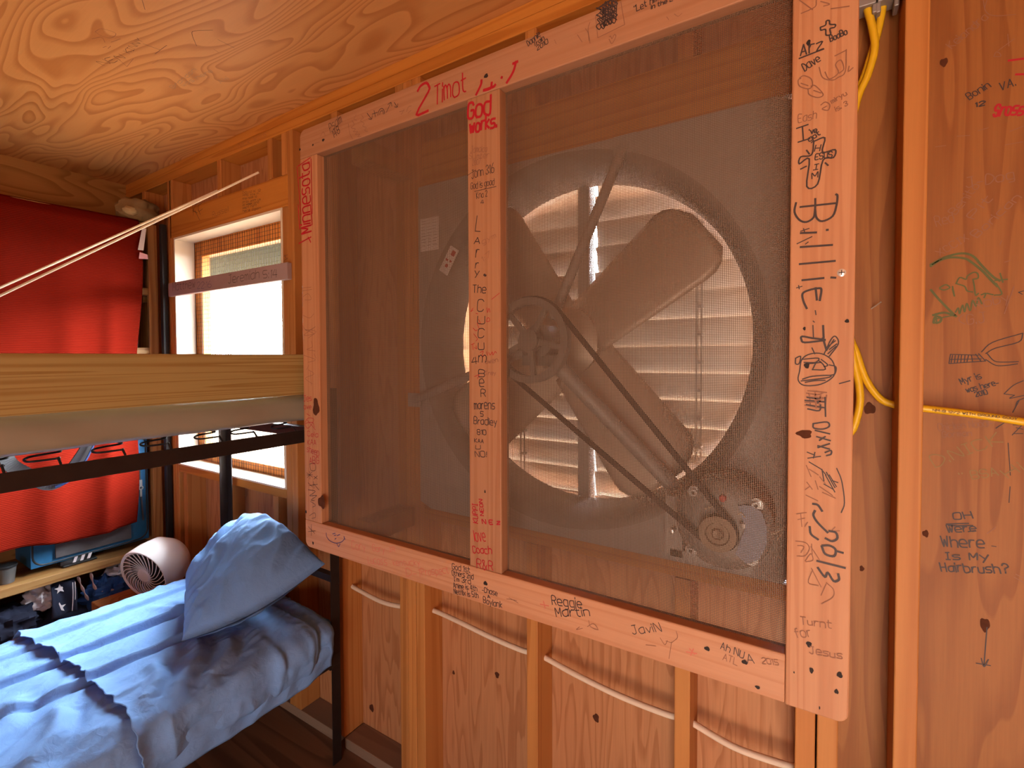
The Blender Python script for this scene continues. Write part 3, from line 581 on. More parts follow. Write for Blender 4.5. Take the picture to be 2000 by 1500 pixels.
  ('stile','P','k',1.7,[[-0.023,1.694,0.025,1.692],[-0.002,1.704,-0.002,1.69,-0.003,1.676],[-0.029,1.702,-0.031,1.687,-0.024,1.673,-0.014,1.668,-0.004,1.674,-0.002,1.687],[-0.002,1.687,0.0,1.673,0.008,1.666,0.022,1.672,0.027,1.689,0.028,1.703,0.026,1.706]]),
  ('stile','P','k',1.8,[[-0.022,1.651,0.0,1.649],[0.014,1.651,0.016,1.651],[-0.022,1.628,0.022,1.626],[-0.023,1.6,0.026,1.6],[-0.019,1.573,0.011,1.574],[0.021,1.574,0.027,1.573],[0.006,1.538,0.008,1.555,0.004,1.558,-0.009,1.556,-0.018,1.551,-0.017,1.539,-0.012,1.526],[0.0,1.559,0.002,1.539]]),
  ('stile','P','k',0.9,[[-0.022,1.654,-0.01,1.657],[-0.018,1.658,-0.016,1.651],[-0.027,1.634,-0.006,1.643],[-0.015,1.632,-0.011,1.635],[-0.0,1.522,0.001,1.515],[-0.003,1.505,-0.001,1.503],[-0.003,1.498,-0.002,1.477],[-0.027,1.561,-0.019,1.563],[-0.024,1.565,-0.023,1.559]]),
  ('stile','P','k',1.7,[[0.011,1.497,0.012,1.477],[0.014,1.474,-0.004,1.477,-0.018,1.48,-0.019,1.475,-0.014,1.47,0.014,1.473],[0.011,1.477,0.016,1.457]]),
  ('stile','P','k',1.0,[[-0.021,1.423,-0.023,1.408,-0.015,1.399,0.005,1.4,0.021,1.409,0.028,1.421,0.024,1.44,0.01,1.451,-0.006,1.451,-0.018,1.442,-0.021,1.423],[-0.019,1.406,0.017,1.412,0.021,1.416,-0.003,1.414,-0.017,1.409],[-0.018,1.442,0.005,1.444,0.001,1.437,-0.015,1.437],[-0.003,1.425,0.015,1.426,0.005,1.44,-0.003,1.425],[0.013,1.451,0.022,1.474,0.028,1.479,0.032,1.467,0.02,1.447],[0.016,1.456,0.026,1.474],[0.018,1.451,0.029,1.463],[0.018,1.463,0.028,1.472],[0.02,1.458,0.03,1.467],[-0.027,1.444,-0.02,1.447,-0.022,1.435,-0.027,1.435,-0.027,1.444],[0.02,1.433,0.029,1.43,0.028,1.419,0.022,1.416],[-0.004,1.461,0.0,1.451],[-0.013,1.404,0.001,1.407,0.015,1.408],[-0.007,1.435,0.009,1.437],[0.009,1.442,0.018,1.433,0.013,1.43],[0.034,1.403,0.048,1.408]]),
  ('stile','P','p',1.2,[[-0.009,1.39,0.017,1.388],[-0.011,1.386,0.005,1.384,0.013,1.388],[-0.011,1.38,0.013,1.379,0.001,1.374],[-0.013,1.371,0.015,1.372],[-0.013,1.366,0.011,1.362],[-0.007,1.385,-0.005,1.364],[0.009,1.383,0.007,1.362],[0.017,1.384,0.015,1.36],[0.001,1.388,0.003,1.362]]),
  ('stile','P','k',1.3,[[-0.001,1.336,0.018,1.34,0.021,1.333,0.012,1.328,-0.0,1.329,-0.001,1.336],[0.002,1.325,0.022,1.321],[0.004,1.315,0.023,1.31],[0.008,1.309,0.016,1.316],[0.006,1.3,0.022,1.296],[0.022,1.305,0.006,1.297],[0.016,1.29,0.024,1.294,0.024,1.288,0.018,1.285],[0.005,1.37,0.007,1.379],[-0.013,1.374,0.015,1.373],[-0.011,1.367,0.015,1.363],[0.015,1.38,0.016,1.349],[-0.009,1.36,0.007,1.358,0.009,1.368],[-0.01,1.379,0.009,1.377]]),
  ('stile','P','k',0.9,[[-0.009,1.288,0.002,1.284],[-0.008,1.278,0.01,1.283],[0.002,1.289,0.0,1.279],[-0.006,1.272,0.011,1.262],[0.011,1.262,0.018,1.253],[0.012,1.262,0.015,1.243],[0.017,1.253,0.03,1.227],[0.018,1.258,0.03,1.234],[0.022,1.254,0.032,1.236],[0.026,1.245,0.034,1.243],[0.015,1.238,0.028,1.231],[0.032,1.266,0.039,1.246,0.043,1.212,0.039,1.195]]),
  ('stile','P','p',0.8,[[-0.01,1.266,-0.003,1.248],[-0.011,1.225,-0.005,1.231],[-0.01,1.216,0.007,1.209],[-0.009,1.238,-0.001,1.227],[0.009,1.233,0.027,1.221],[0.013,1.224,0.031,1.217],[0.003,1.242,0.007,1.228],[-0.006,1.26,0.007,1.252],[0.009,1.249,0.017,1.239]]),
  ('stile','P','k',1.9,[[0.003,1.192,0.001,1.184,0.007,1.173,0.021,1.159],[0.0,1.203,0.007,1.202,0.013,1.193],[0.023,1.162,0.032,1.161,0.034,1.152,0.027,1.146,0.018,1.149],[-0.004,1.164,-0.002,1.152,0.008,1.145],[0.013,1.135,0.018,1.123,0.03,1.122,0.032,1.133,0.024,1.138,0.014,1.136],[0.007,1.109,0.045,1.106],[0.033,1.131,0.042,1.13],[0.008,1.098,0.018,1.085,0.022,1.093,0.03,1.081,0.037,1.085,0.036,1.094]]),
  ('stile','P','p',0.8,[[-0.023,1.182,-0.009,1.187],[-0.021,1.173,-0.011,1.177],[-0.017,1.183,-0.015,1.162],[-0.007,1.171,-0.011,1.163],[-0.024,1.136,-0.01,1.136,-0.004,1.128,-0.01,1.114,-0.022,1.111],[-0.021,1.129,-0.012,1.129,-0.016,1.118],[-0.01,1.105,-0.002,1.119,0.001,1.109,-0.009,1.104],[-0.001,1.136,0.0,1.119],[-0.002,1.131,0.01,1.112],[-0.001,1.095,0.013,1.067],[0.001,1.093,-0.005,1.07,0.009,1.068],[0.031,1.17,0.027,1.163,0.037,1.165],[0.02,1.076,0.03,1.067,0.029,1.054,0.014,1.039],[0.02,1.074,0.013,1.053]]),
  ('ply','R','r',2,[[0.295,1.987,0.316,1.984],[0.305,1.959,0.316,1.956]]),
  ('ply','R','p',0.7,[[0.259,2.11,0.263,2.087,0.275,2.075,0.303,2.067],[0.264,2.108,0.261,2.093],[0.275,2.001,0.278,2.008,0.283,2.004,0.284,1.998,0.275,2.001],[0.281,2.01,0.302,2.024],[0.293,2.035,0.295,2.013],[0.195,1.854,0.21,1.853],[0.226,1.867,0.245,1.864],[0.256,1.87,0.27,1.872],[0.299,1.858,0.316,1.863],[0.293,1.835,0.316,1.835]]),
  ('ply','R','g',2.2,[[0.191,1.623,0.205,1.633,0.221,1.637,0.24,1.633,0.25,1.625,0.265,1.608,0.277,1.59,0.287,1.576],[0.191,1.626,0.211,1.638,0.236,1.643,0.252,1.636,0.264,1.618,0.28,1.595,0.29,1.586],[0.192,1.577,0.204,1.558,0.219,1.537,0.23,1.523],[0.196,1.527,0.213,1.531,0.23,1.523],[0.197,1.513,0.2,1.524,0.208,1.521,0.206,1.513,0.197,1.512]]),
  ('ply','R','g',1.3,[[0.205,1.58,0.214,1.585,0.22,1.579,0.212,1.575,0.205,1.578],[0.229,1.586,0.234,1.597,0.243,1.593,0.245,1.599,0.253,1.605,0.259,1.603,0.26,1.594,0.253,1.592],[0.229,1.586,0.241,1.58,0.245,1.571,0.253,1.568],[0.224,1.581,0.227,1.562,0.224,1.576],[0.253,1.592,0.255,1.579,0.257,1.562,0.261,1.565],[0.229,1.531,0.233,1.539,0.235,1.528,0.239,1.544,0.242,1.531,0.245,1.547,0.25,1.533,0.253,1.552,0.258,1.541,0.261,1.557,0.266,1.545],[0.265,1.562,0.271,1.564,0.269,1.556],[0.273,1.564,0.281,1.561],[0.283,1.587,0.3,1.588],[0.29,1.6,0.294,1.583],[0.285,1.582,0.293,1.562,0.283,1.56],[0.198,1.519,0.229,1.526],[0.2,1.53,0.202,1.51]]),
  ('ply','R','p',0.8,[[0.309,1.574,0.304,1.554,0.297,1.525],[0.296,1.62,0.303,1.622],[0.291,1.66,0.289,1.653]]),
  ('ply','R','k',0.9,[[0.267,1.454,0.282,1.472,0.322,1.488],[0.273,1.451,0.286,1.461,0.317,1.472,0.322,1.487],[0.275,1.451,0.285,1.437,0.299,1.435,0.317,1.436],[0.273,1.44,0.287,1.429,0.302,1.429,0.316,1.432],[0.223,1.45,0.263,1.448],[0.222,1.432,0.273,1.437],[0.223,1.45,0.221,1.432],[0.226,1.448,0.224,1.433],[0.23,1.448,0.229,1.433],[0.235,1.448,0.233,1.434],[0.239,1.448,0.238,1.434],[0.244,1.448,0.243,1.435],[0.249,1.448,0.247,1.436],[0.253,1.448,0.255,1.436],[0.259,1.45,0.267,1.436],[0.263,1.451,0.273,1.437],[0.222,1.44,0.267,1.441]]),
  ('ply','R','k',0.8,[[0.299,1.376,0.311,1.392,0.324,1.401],[0.299,1.376,0.313,1.374],[0.313,1.374,0.307,1.368,0.325,1.374],[0.315,1.353,0.317,1.363,0.325,1.369],[0.311,1.342,0.319,1.364],[0.315,1.563,0.322,1.565],[0.315,1.563,0.32,1.559]]),
  ('ply','R','k',0.8,[[0.289,1.311,0.3,1.322]]),
  ('ply','R','k',0.7,[[0.31,1.204,0.309,1.174],[0.306,1.285,0.31,1.225],[0.312,1.319,0.326,1.32],[0.311,1.3,0.326,1.323],[0.314,1.303,0.325,1.304],[0.316,1.314,0.325,1.312]]),
  ('ply','R','k',1.2,[[0.222,1.118,0.254,1.125],[0.223,1.117,0.25,1.118],[0.225,1.115,0.26,1.122],[0.254,1.109,0.264,1.113]]),
  ('ply','R','k',0.8,[[0.287,1.088,0.293,1.088]]),
  ('ply','R','p',0.6,[[0.28,1.11,0.292,1.125],[0.318,1.036,0.331,1.029],[0.32,1.042,0.331,1.037]]),
  ('ply','R','k',1.0,[[0.283,0.931,0.28,0.856],[0.276,0.869,0.28,0.854,0.286,0.87],[0.269,0.857,0.289,0.859]]),
  ('ceil','C','k',0.6,[[-1.75,-0.481,-1.74,-0.439],[-1.777,-0.439,-1.697,-0.439],[-1.624,-0.388,-1.576,-0.423,-1.553,-0.425,-1.506,-0.399],[-1.537,-0.37,-1.535,-0.322],[-1.54,-0.562,-1.575,-0.542]]),
  ('ceil','C','p',0.6,[[-1.853,-0.573,-1.82,-0.56,-1.839,-0.546],[-1.805,-0.58,-1.772,-0.575,-1.762,-0.545,-1.8,-0.544,-1.811,-0.563,-1.805,-0.58],[-1.876,-0.539,-1.858,-0.536],[-1.868,-0.529,-1.846,-0.529],[-1.823,-0.536,-1.78,-0.527],[-1.904,-0.491,-1.931,-0.458],[-1.931,-0.458,-1.863,-0.465]]),
  ('ceil','C','p',0.5,[[-1.596,-0.352,-1.6,-0.336],[-1.841,-0.421,-1.804,-0.418]]),
  ('header','H','k',1.2,[[-2.489,2.146,-2.446,2.094],[-2.459,2.145,-2.438,2.119]]),
  ('rough','S','k',0.7,[[-1.795,1.852,-1.766,1.855],[-1.792,1.858,-1.772,1.84],[-1.782,1.86,-1.782,1.838],[-1.793,1.833,-1.766,1.843]]),
]
# ------------------------------------------------------------------ handwriting
F = {}
for line in '''A 022842;1434
B 020838474635 05;35444332 02
C 4738180703123243
D 020828464422 02
E 42020848;0535
F 020848;0535
G 473818070312324345 25
H 0208;4248;0545
I 1232;2228;1838
J 0312223338;1848
K 0208;480542
L 080242
M 0208244842
N 02084248
O 12030718384743 3212
P 0208384746 3505
R 0208384746 3505;2542
S 473818070615354443321203
T 2228;0848
U 080312324348
V 082248
W 0812263248
X 0248;0842
Y 082548;2522
Z 08480242
a 462605031232 43;4642
b 080232434536 06
c 461605031242
d 4842120305 1646
e 0444453616 05031242
f 12172838;0636
g 46160503 1242;46413010
h 0802;05163645 42
i 1216;1718
j 161100;1718
k 0802;360432
l 1218
m 0206;05162522;25364542
n 0206;05163645 42
o 120305163645 433212
p 0006364543 3202
r 0206;041636
s 461605143443 3202
t 18132232;0636
u 06031232 43;4642
v 062246
w 0612253246
x 0246;0642
y 0623;4610
z 06460242
0 120307183847 433212
1 172822
2 071838474602 42
3 071838474625 444332 1203
4 280444;3832
5 480805354443 3202
6 380503123243 443505
7 084812
8 15060718384746 351504031232 43443515
9 451506071838 4742
: 1312;1615
. 1213
- 0434
' 1817
? 0718384746 2524;2223
! 1814;1312
& 420718270312 2245
" 0807;2827
( 38060432
/ 0248
, 1201'''.split('\n'):
    ch, rest = line[0], line[2:].replace(' ', '')
    F[ch] = [[(int(s[i]), int(s[i + 1]) - 2) for i in range(0, len(s), 2)] for s in rest.split(';')]
INK = {'k': ('inkblack', 'black marker'), 'r': ('inkred', 'red marker'), 'p': ('inkfaint', 'faded pencil'), 'q': ('inkfaintred', 'faded red'), 'n': ('inknavy', 'navy marker'), 'g': ('inkgreen', 'green marker'), 'o': ('inkolive', 'olive marker'), 'e': ('inkteal', 'pale teal pencil')}
PLANE = {'P': ('y', -.2206), 'R': ('y', .0884), 'S': ('y', -.0006), 'H': ('y', -.0006), 'K': ('y', -.0206), 'C': ('z', 2.4094)}
boards.update(ply=plyR, ceil=bpy.data.objects['plywood_sheet'], header=header, plate=topplate, stick=stick_b, rough=header)
def ribbon(b, pts, wd, pl):
    k, v = PLANE[pl]
    def P(q): return (q.x, v - lay[0], q.y) if k == 'y' else (q.x, q.y, v - lay[0])
    lay = [0.0]
    pts = [Vector(p) for p in pts]
    for i in range(len(pts) - 1):
        a, c = pts[i], pts[i + 1]; d = c - a
        if d.length < 1e-6: continue
        b.lay = (getattr(b, 'lay', 0) + 1) % 9; lay[0] = b.lay * 3e-5
        d.normalize(); nn = Vector((-d.y, d.x)) * wd * .5; e = d * wd * .3
        b.add([P(a - e + nn), P(a - e - nn), P(c + e - nn), P(c + e + nn)], [(0, 1, 2, 3)])
def curve2(pts, n=4):
    if len(pts) < 3: return pts
    q = cr([(p[0], p[1], 0) for p in pts], n); return [(p.x, p.y) for p in q]
PEN = .0018
rnd = random.Random(5)
def write(board, pl, text, x0, z0, ang, width, h, ink, pen):
    cur = 0; strokes = []
    for ch in text:
        if ch == ' ': cur += 3.2; continue
        g = F.get(ch)
        if not g: continue
        mx = max(p[0] for s in g for p in s); mn = min(p[0] for s in g for p in s)
        jy = rnd.uniform(-.25, .25); js = rnd.uniform(.92, 1.08); sl = rnd.uniform(-.04, .10)
        for s in g:
            strokes.append([((p[0] - mn) * js + cur + sl * p[1] + rnd.uniform(-.12, .12), p[1] * js + jy + rnd.uniform(-.12, .12)) for p in s])
        cur += (mx - mn) * js + 1.5
    tot = max(cur - 1.5, .8); sx = width / tot; sy = h / 6.0; a = R(ang); ca, sa = math.cos(a), math.sin(a)
    if tot < 1: sx = sy
    b = MB()
    for s in strokes:
        q = [(p[0] * sx, p[1] * sy) for p in s]
        q = [(x0 + u * ca - v * sa, z0 + u * sa + v * ca) for u, v in q]
        ribbon(b, curve2(q, 3) if len(q) > 3 else q, PEN * pen, pl)
    m, lab = INK[ink]
    o = b.build('handwriting', m, boards[board]); tag(o, lab + ' handwriting')
for wr in WRITING: write(*wr)
for board, pl, ink, pen, polys in DOODLES:
    b = MB()
    for q in polys:
        pts = [(q[i], q[i + 1]) for i in range(0, len(q), 2)]
        ribbon(b, curve2(pts, 4), PEN * pen, pl)
    m, lab = INK[ink]
    o = b.build('doodle', m, boards[board]); tag(o, lab + ' doodles')

# ------------------------------------------------------------------ exhaust fan
CX, CY, CZF = -.570, 0, 1.487
fan = empty('exhaust_fan', (CX, .05, .97), 'big grey belt driven exhaust fan mounted in the wall behind the wire screen', 'fan')
b = MB(); n = 96; HX, HZ = .500, .498; RB = .492
inner = [(CX + RB * math.cos(2 * math.pi * k / n), CZF + RB * math.sin(2 * math.pi * k / n)) for k in range(n)]
outer = []
for k in range(n):
    a = 2 * math.pi * k / n; c_, s_ = math.cos(a), math.sin(a); q = min((HX if c_ < 0 else .541) / max(abs(c_), 1e-6), (HZ if s_ > 0 else .518) / max(abs(s_), 1e-6)); outer.append((CX + q * c_, CZF + q * s_))
for Y0 in (-.006,):
    b.add([(x, Y0, z) for x, z in inner] + [(x, Y0, z) for x, z in outer], [(k, (k + 1) % n, n + (k + 1) % n, n + k) for k in range(n)])
    b.add([(x, Y0, z) for x, z in outer] + [(x, Y0 + .05, z) for x, z in outer], [(k, (k + 1) % n, n + (k + 1) % n, n + k) for k in range(n)])
b.build('housing_plate', 'galv', fan)
b = MB(); prof = []
for i in range(17):
    a = R(90 * i / 16); prof.append((.452 + .040 * (1 - math.sin(a)), -.006 + .07 * (1 - math.cos(a))))
prof += [(.452, .16)]
b.lathe((CX, 0, CZF), prof, 'Y', 96); b.build('venturi_ring', 'darkventuri', fan)
# blades
for k in range(4):
    a0 = R(38 + 90 * k); b = MB(); nu, nv = 18, 14; vs = []
    for i in range(nu):
        t = i / (nu - 1); r_ = .065 + .372 * t
        wl = .085 + .030 * t; wt = -.085 - .035 * t            # leading and trailing half widths
        e = max(0, (t - .80) / .20); wl -= .075 * e ** 2.6; wt += .045 * e ** 3
        for j in range(nv):
            s = j / (nv - 1); wv = wl + (wt - wl) * s
            y = .045 + .30 * wv * (1 - .35 * t) - .018 * math.sin(math.pi * s)
            ca, sa = math.cos(a0), math.sin(a0)
            vs.append((CX + r_ * ca - wv * sa, y, CZF + r_ * sa + wv * ca))
    m_ = nu * nv
    fs = [(i * nv + j, i * nv + j + 1, (i + 1) * nv + j + 1, (i + 1) * nv + j) for i in range(nu - 1) for j in range(nv - 1)]
    b.add(vs, fs); b.sm = True
    o = b.build('blade', 'fanpaint', fan); md = o.modifiers.new('so', 'SOLIDIFY'); md.thickness = .003
b = MB(); b.lathe((CX, 0, CZF), [(0, .0), (.05, .0), (.095, .02), (.095, .05), (.05, .06), (0, .06)], 'Y', 32); b.build('hub', 'fanpaint', fan)
b = MB(); b.tube([(CX, .10, CZF), (CX, -.178, CZF)], .012, 12); b.build('shaft', 'motor', fan)
b = MB(); b.lathe((CX, 0, CZF), [(.018, -.06), (.04, -.06), (.04, -.13), (.018, -.13)], 'Y', 24, True); b.box(CX - .05, CX + .05, -.12, -.07, CZF - .06, CZF - .035); b.build('bearing_block', 'motor', fan)
for p0, pm, rr in (((-.395, -.008, 1.962), (-.545, -.10, 1.54), .0125), ((-1.085, -.012, 1.312), (-.62, -.105, 1.462), .0125), ((-.265, -.008, 1.135), (-.545, -.10, 1.440), .019)):
    b = MB(); v0, v1 = Vector(p0), Vector(pm); fl = v0 + (v1 - v0) * .06
    b.tube([v0, fl, v1], rr, 10); dz = Vector((0, 0, 1))
    b.box(p0[0] - .028, p0[0] + .028, p0[1] - .002, p0[1] + .003, p0[2] - .022, p0[2] + .022)
    b.build('strut', 'galv', fan)
PY = -.165
pul = MB(); t = [(CX + .093 * math.cos(2 * math.pi * k / 48), PY, CZF + .093 * math.sin(2 * math.pi * k / 48)) for k in range(48)]
pul.lathe((CX, PY, CZF), [(.084, -.011), (.101, -.011), (.094, 0), (.101, .011), (.084, .011), (.084, -.011)], 'Y', 64)
pul.lathe((CX, PY, CZF), [(.0, -.014), (.026, -.014), (.026, .014), (.0, .014)], 'Y', 24)
for k in range(5):
    a = R(72 * k - 12); d = Vector((math.cos(a), 0, math.sin(a))); nn = Vector((-d.z, 0, d.x)) * .007; c = Vector((CX, PY, CZF)); e = d * .088; s_ = d * .02; yy = Vector((0, .005, 0))
    pul.add([c + s_ + nn - yy, c + s_ - nn - yy, c + e - nn * .8 - yy, c + e + nn * .8 - yy, c + s_ + nn + yy, c + s_ - nn + yy, c + e - nn * .8 + yy, c + e + nn * .8 + yy], [(0, 1, 2, 3), (7, 6, 5, 4), (0, 4, 5, 1), (1, 5, 6, 2), (2, 6, 7, 3), (3, 7, 4, 0)])
pul.build('drive_pulley', 'motor', fan)
MX, MZ = -.150, 1.118
mot = MB(); mot.lathe((MX, 0, MZ), [(0, -.02), (.078, -.02), (.086, -.03), (.086, -.105), (.09, -.11), (.09, -.135), (.078, -.148), (.05, -.152), (.0, -.152)], 'Y', 48)
motor = mot.build('motor', 'motor', fan)
b = MB(); b.lathe((MX - .004, PY, MZ - .010), [(.0, -.010), (.008, -.012), (.012, -.008), (.020, -.008), (.022, -.012), (.034, -.012), (.034, -.008), (.028, 0), (.034, .008), (.034, .012), (0, .012)], 'Y', 36); b.build('motor_pulley', 'bronze', motor)
for dx, dz in ((-.052, .058), (.060, .050), (.052, -.056), (-.056, -.060)):
    b = MB(); b.lathe((MX + dx, -.140, MZ + dz), [(.0035, -.016), (.0035, -.017), (.0068, -.017), (.0068, -.008), (.012, -.008), (.012, -.0), (.0, -.0)], 'Y', 20); b.build('bolt', 'bright', motor)
b = MB()
pl = [(.030, .046), (.050, .050), (.070, .040), (.078, .015), (.078, -.02), (.066, -.05), (.045, -.062), (.026, -.048), (.034, -.020), (.042, .004), (.036, .026)]
b.add([(MX + x, -.158, MZ + z) for x, z in pl] + [(MX + x, -.148, MZ + z) for x, z in pl], [tuple(range(11)), tuple(range(21, 10, -1))] + [(i, 11 + i, 11 + (i + 1) % 11, (i + 1) % 11) for i in range(11)]); b.build('terminal_cover', 'motorblue', motor)
b = MB(); b.lathe((MX + .002, -.152, MZ + .055), [(0, -.008), (.006, -.007), (.007, 0)], 'Y', 16); b.build('wire_nut', 'redlight', motor)
b = MB()
for c_ in ([(-.03, .03), (-.01, .04), (.005, .042)], [(.03, .03), (.036, .034), (.042, .026)], [(.085, .002), (.100, .012), (.112, .028)], [(.095, -.006), (.104, .010), (.110, .024)]):
    b.tube(cr([(MX + x, -.160, MZ + z) for x, z in c_], 4), .0011, 6)
b.build('wiring', 'cord', motor)
for x, z in ((-.243, 1.093), (-.112, 1.128)):
    b = MB(); b.lathe((x, -.16, z), [(0, -.006), (.0055, -.004), (.0055, .02), (0, .02)], 'Y', 12); b.build('bolt', 'bright', motor)
b = MB(); b.box(MX - .11, MX + .05, -.10, -.094, MZ - .105, MZ - .085); b.box(MX - .12, MX - .085, -.10, -.02, MZ - .10, MZ + .03); b.box(MX - .03, MX + .03, -.094, -.007, MZ - .105, MZ - .098)
b.build('motor_bracket', 'galv', fan)
# belt around both pulleys
d = Vector((MX - .004 - CX, MZ - .010 - CZF)); L_ = d.length; ux = d / L_; nx = Vector((-ux.y, ux.x)); r1, r2 = .099, .031; ga = math.asin((r1 - r2) / L_); loop = []
A1 = math.pi / 2 - ga
for k in range(33):
    a = A1 + (2 * math.pi - 2 * A1) * k / 32; q = ux * math.cos(a) + nx * math.sin(a); loop.append((CX + r1 * q.x, CZF + r1 * q.y))
for k in range(17):
    a = -A1 + 2 * A1 * k / 16; q = ux * math.cos(a) + nx * math.sin(a); loop.append((MX - .004 + r2 * q.x, MZ - .010 + r2 * q.y))
b = MB(); b.tube([(x, PY, z) for x, z in loop], .0065, 8, 1.0, True); b.build('drive_belt', 'belt', fan)
# labels on the plate
lab = MB().box(-1.058, -.986, -.0085, -.0062, 1.782, 1.882).build('paper_label', 'paper', fan); tag(lab, 'white printed label')
b = MB(); rl = random.Random(2)
for i in range(9):
    z = 1.875 - i * .0095; x = -1.053
    while x < -.995:
        l_ = rl.uniform(.006, .02); b.box(x, min(x + l_, -.991), -.0092, -.0086, z - .0016, z + .0012); x += l_ + rl.uniform(.003, .012)
b.build('print', 'grime', lab)
st = MB(); c = Vector((-.945, 0, 1.742)); a = R(-33); ca, sa = math.cos(a), math.sin(a)
def rot(u, v): return (c.x + u * ca - v * sa, c.z + u * sa + v * ca)
def quad(b, u0, u1, v0, v1, y0, y1):
    q = [rot(u0, v0), rot(u1, v0), rot(u1, v1), rot(u0, v1)]
    b.add([(x, y0, z) for x, z in q] + [(x, y1, z) for x, z in q], [(0, 1, 2, 3), (7, 6, 5, 4), (0, 4, 5, 1), (1, 5, 6, 2), (2, 6, 7, 3), (3, 7, 4, 0)])
quad(st, -.018, .018, -.042, .042, -.0085, -.0062); stk = st.build('warning_sticker', 'paper', fan); tag(stk, 'white sticker with red print')
b = MB(); quad(b, -.002, .012, .018, .034, -.0092, -.0086); quad(b, -.012, -.002, -.004, .002, -.0092, -.0086); quad(b, -.004, .006, -.022, -.012, -.0092, -.0086); quad(b, .004, .012, -.002, .004, -.0092, -.0086); b.build('print', 'inkred', stk)

# louvre shutter outside the fan
lou = empty('louver_shutter', (CX, .2, .97), 'silvery slatted wall shutter behind the fan blades', 'shutter')
b = MB(); LY0, LY1 = .165, .215
for x0, x1, z0, z1 in ((CX - .52, CX - .49, .96, 2.01), (CX + .49, CX + .52, .96, 2.01), (CX - .49, CX + .49, .96, .985), (CX - .49, CX + .49, 1.985, 2.01)): b.box(x0, x1, LY0, LY1, z0, z1)
b.build('shutter_frame', 'galv', lou, .002)
MB().box(CX - .020, CX + .016, .150, .200, .975, 1.995).build('mullion', 'galv', lou, .002)
PIT_ = .0735; rows = 14; sr = random.Random(8)
for sx0, sx1 in ((CX - .488, CX - .021), (CX + .0205, CX + .488)):
    for i in range(rows):
        zt = 1.99 - i * PIT_; zb = zt - PIT_ - .006; op = .003 + sr.uniform(0, .003); nseg = 6; vs = []
        prof = [(.186, zt), (.187, zt - .02), (.191 + op * .3, zt - .045), (.195 + op, zb + .006), (.189 + op, zb), (.193 + op, zb - .004)]
        n_ = len(prof); gp = sr.random() > .5; edge = [sx0 + (sr.uniform(0, .0045) if gp and sx0 > CX else -.002) for p in prof]
        vs = [(e_, p[0], p[1]) for e_, p in zip(edge, prof)] + [(sx0 + .008, p[0], p[1]) for p in prof] + [(sx1, p[0], p[1]) for p in prof]
        b = MB(); b.add(vs, [(q * n_ + k, q * n_ + k + 1, (q + 1) * n_ + k + 1, (q + 1) * n_ + k) for q in range(2) for k in range(n_ - 1)])
        o = b.build('slat', 'slat', lou); md = o.modifiers.new('so', 'SOLIDIFY'); md.thickness = .0012; md.offset = 0
for x in (-.262, -.80):
    b = MB(); b.box(x - .002, x + .002, .170, .174, 1.0, 1.96); b.box(x + .010, x + .013, .174, .178, 1.0, 1.96)
    for i in range(rows): z = 1.99 - (i + .6) * PIT_; b.box(x - .002, x + .013, .168, .192, z - .003, z + .003)
    b.build('tie_rod', 'galv', lou)

# ------------------------------------------------------------------ cord, rope, cables
def sagline(pts, n=8): return cr(pts, n)
b = MB(); pts = [(-1.478, .045, .590), (-1.42, .040, .586), (-1.30, .036, .578), (-1.21, .040, .584), (-1.135, .045, .600), (-1.062, .045, .608), (-.95, .038, .606), (-.83, .036, .596), (-.72, .040, .588), (-.662, .045, .590), (-.55, .038, .578), (-.42, .036, .566), (-.30, .040, .562), (-.256, .045, .564), (-.15, .036, .549), (-.05, .040, .550), (.02, .045, .556)]
tag(b and MB().tube(cr(pts, 6), .0078, 10).build('beige_cord', 'cord'), 'beige cord threaded through the studs under the screen panel', 'cord')
def straight(a, c, k): a, c = Vector(a), Vector(c); return [a + (c - a) * (k * t / 12) for t in range(13)]
b = MB(); b.tube(straight((-1.952, -.004, 2.214), (-2.4, -.673, 1.668), 1.4), .0044, 8)
tag(b.build('clothesline', 'rope'), 'nearer white clothesline strand tied above the window', 'rope', 'clothesline strands')
b = MB(); b.tube(straight((-2.343, .030, 2.222), (-2.6, -.633, 1.716), 1.4), .0044, 8)
tag(b.build('clothesline', 'rope'), 'farther white clothesline strand running up behind the short stud above the window', 'rope', 'clothesline strands')
c1 = [(.108, .055, 2.150), (.100, .058, 2.095), (.084, .062, 2.030), (.062, .066, 1.95), (.054, .070, 1.80), (.054, .070, 1.62), (.060, .068, 1.50), (.073, .066, 1.453), (.089, .064, 1.400), (.112, .062, 1.362), (.135, .06, 1.350), (.153, .058, 1.348), (.185, .056, 1.345), (.253, .055, 1.338), (.321, .055, 1.328), (.42, .056, 1.31), (.54, .06, 1.30)]
y1 = MB().tube(cr(c1, 8), .0070, 10).build('yellow_cable', 'yellow'); tag(y1, 'yellow cable that bends right through the stud and across the plywood', 'cable', 'yellow power cables')
c2 = [(.078, .045, 2.150), (.090, .047, 2.095), (.094, .05, 2.055), (.084, .054, 2.010), (.066, .058, 1.96), (.052, .060, 1.85), (.052, .060, 1.65), (.058, .060, 1.50), (.068, .06, 1.44), (.078, .058, 1.385), (.079, .058, 1.345), (.070, .06, 1.300), (.054, .06, 1.26), (.052, .06, 1.15)]
y2 = MB().tube(cr(c2, 8), .0070, 10).build('yellow_cable', 'yellow'); tag(y2, 'yellow cable that hangs in a loop beside the right edge of the screen panel', 'cable', 'yellow power cables')
boards['cable'] = y1; PLANE['Y'] = ('y', .0472)
INK['k2'] = ('inkblack', 'black printed')
write('cable', 'Y', 'NM-B 12/2 WITH GROUND 600V', .192, 1.3415, -4.3, .115, .0042, 'k2', .35)
jb = empty('junction_box', (.10, .05, 2.13), 'grey metal box with two cable clamps high beside the screen panel', 'junction box')
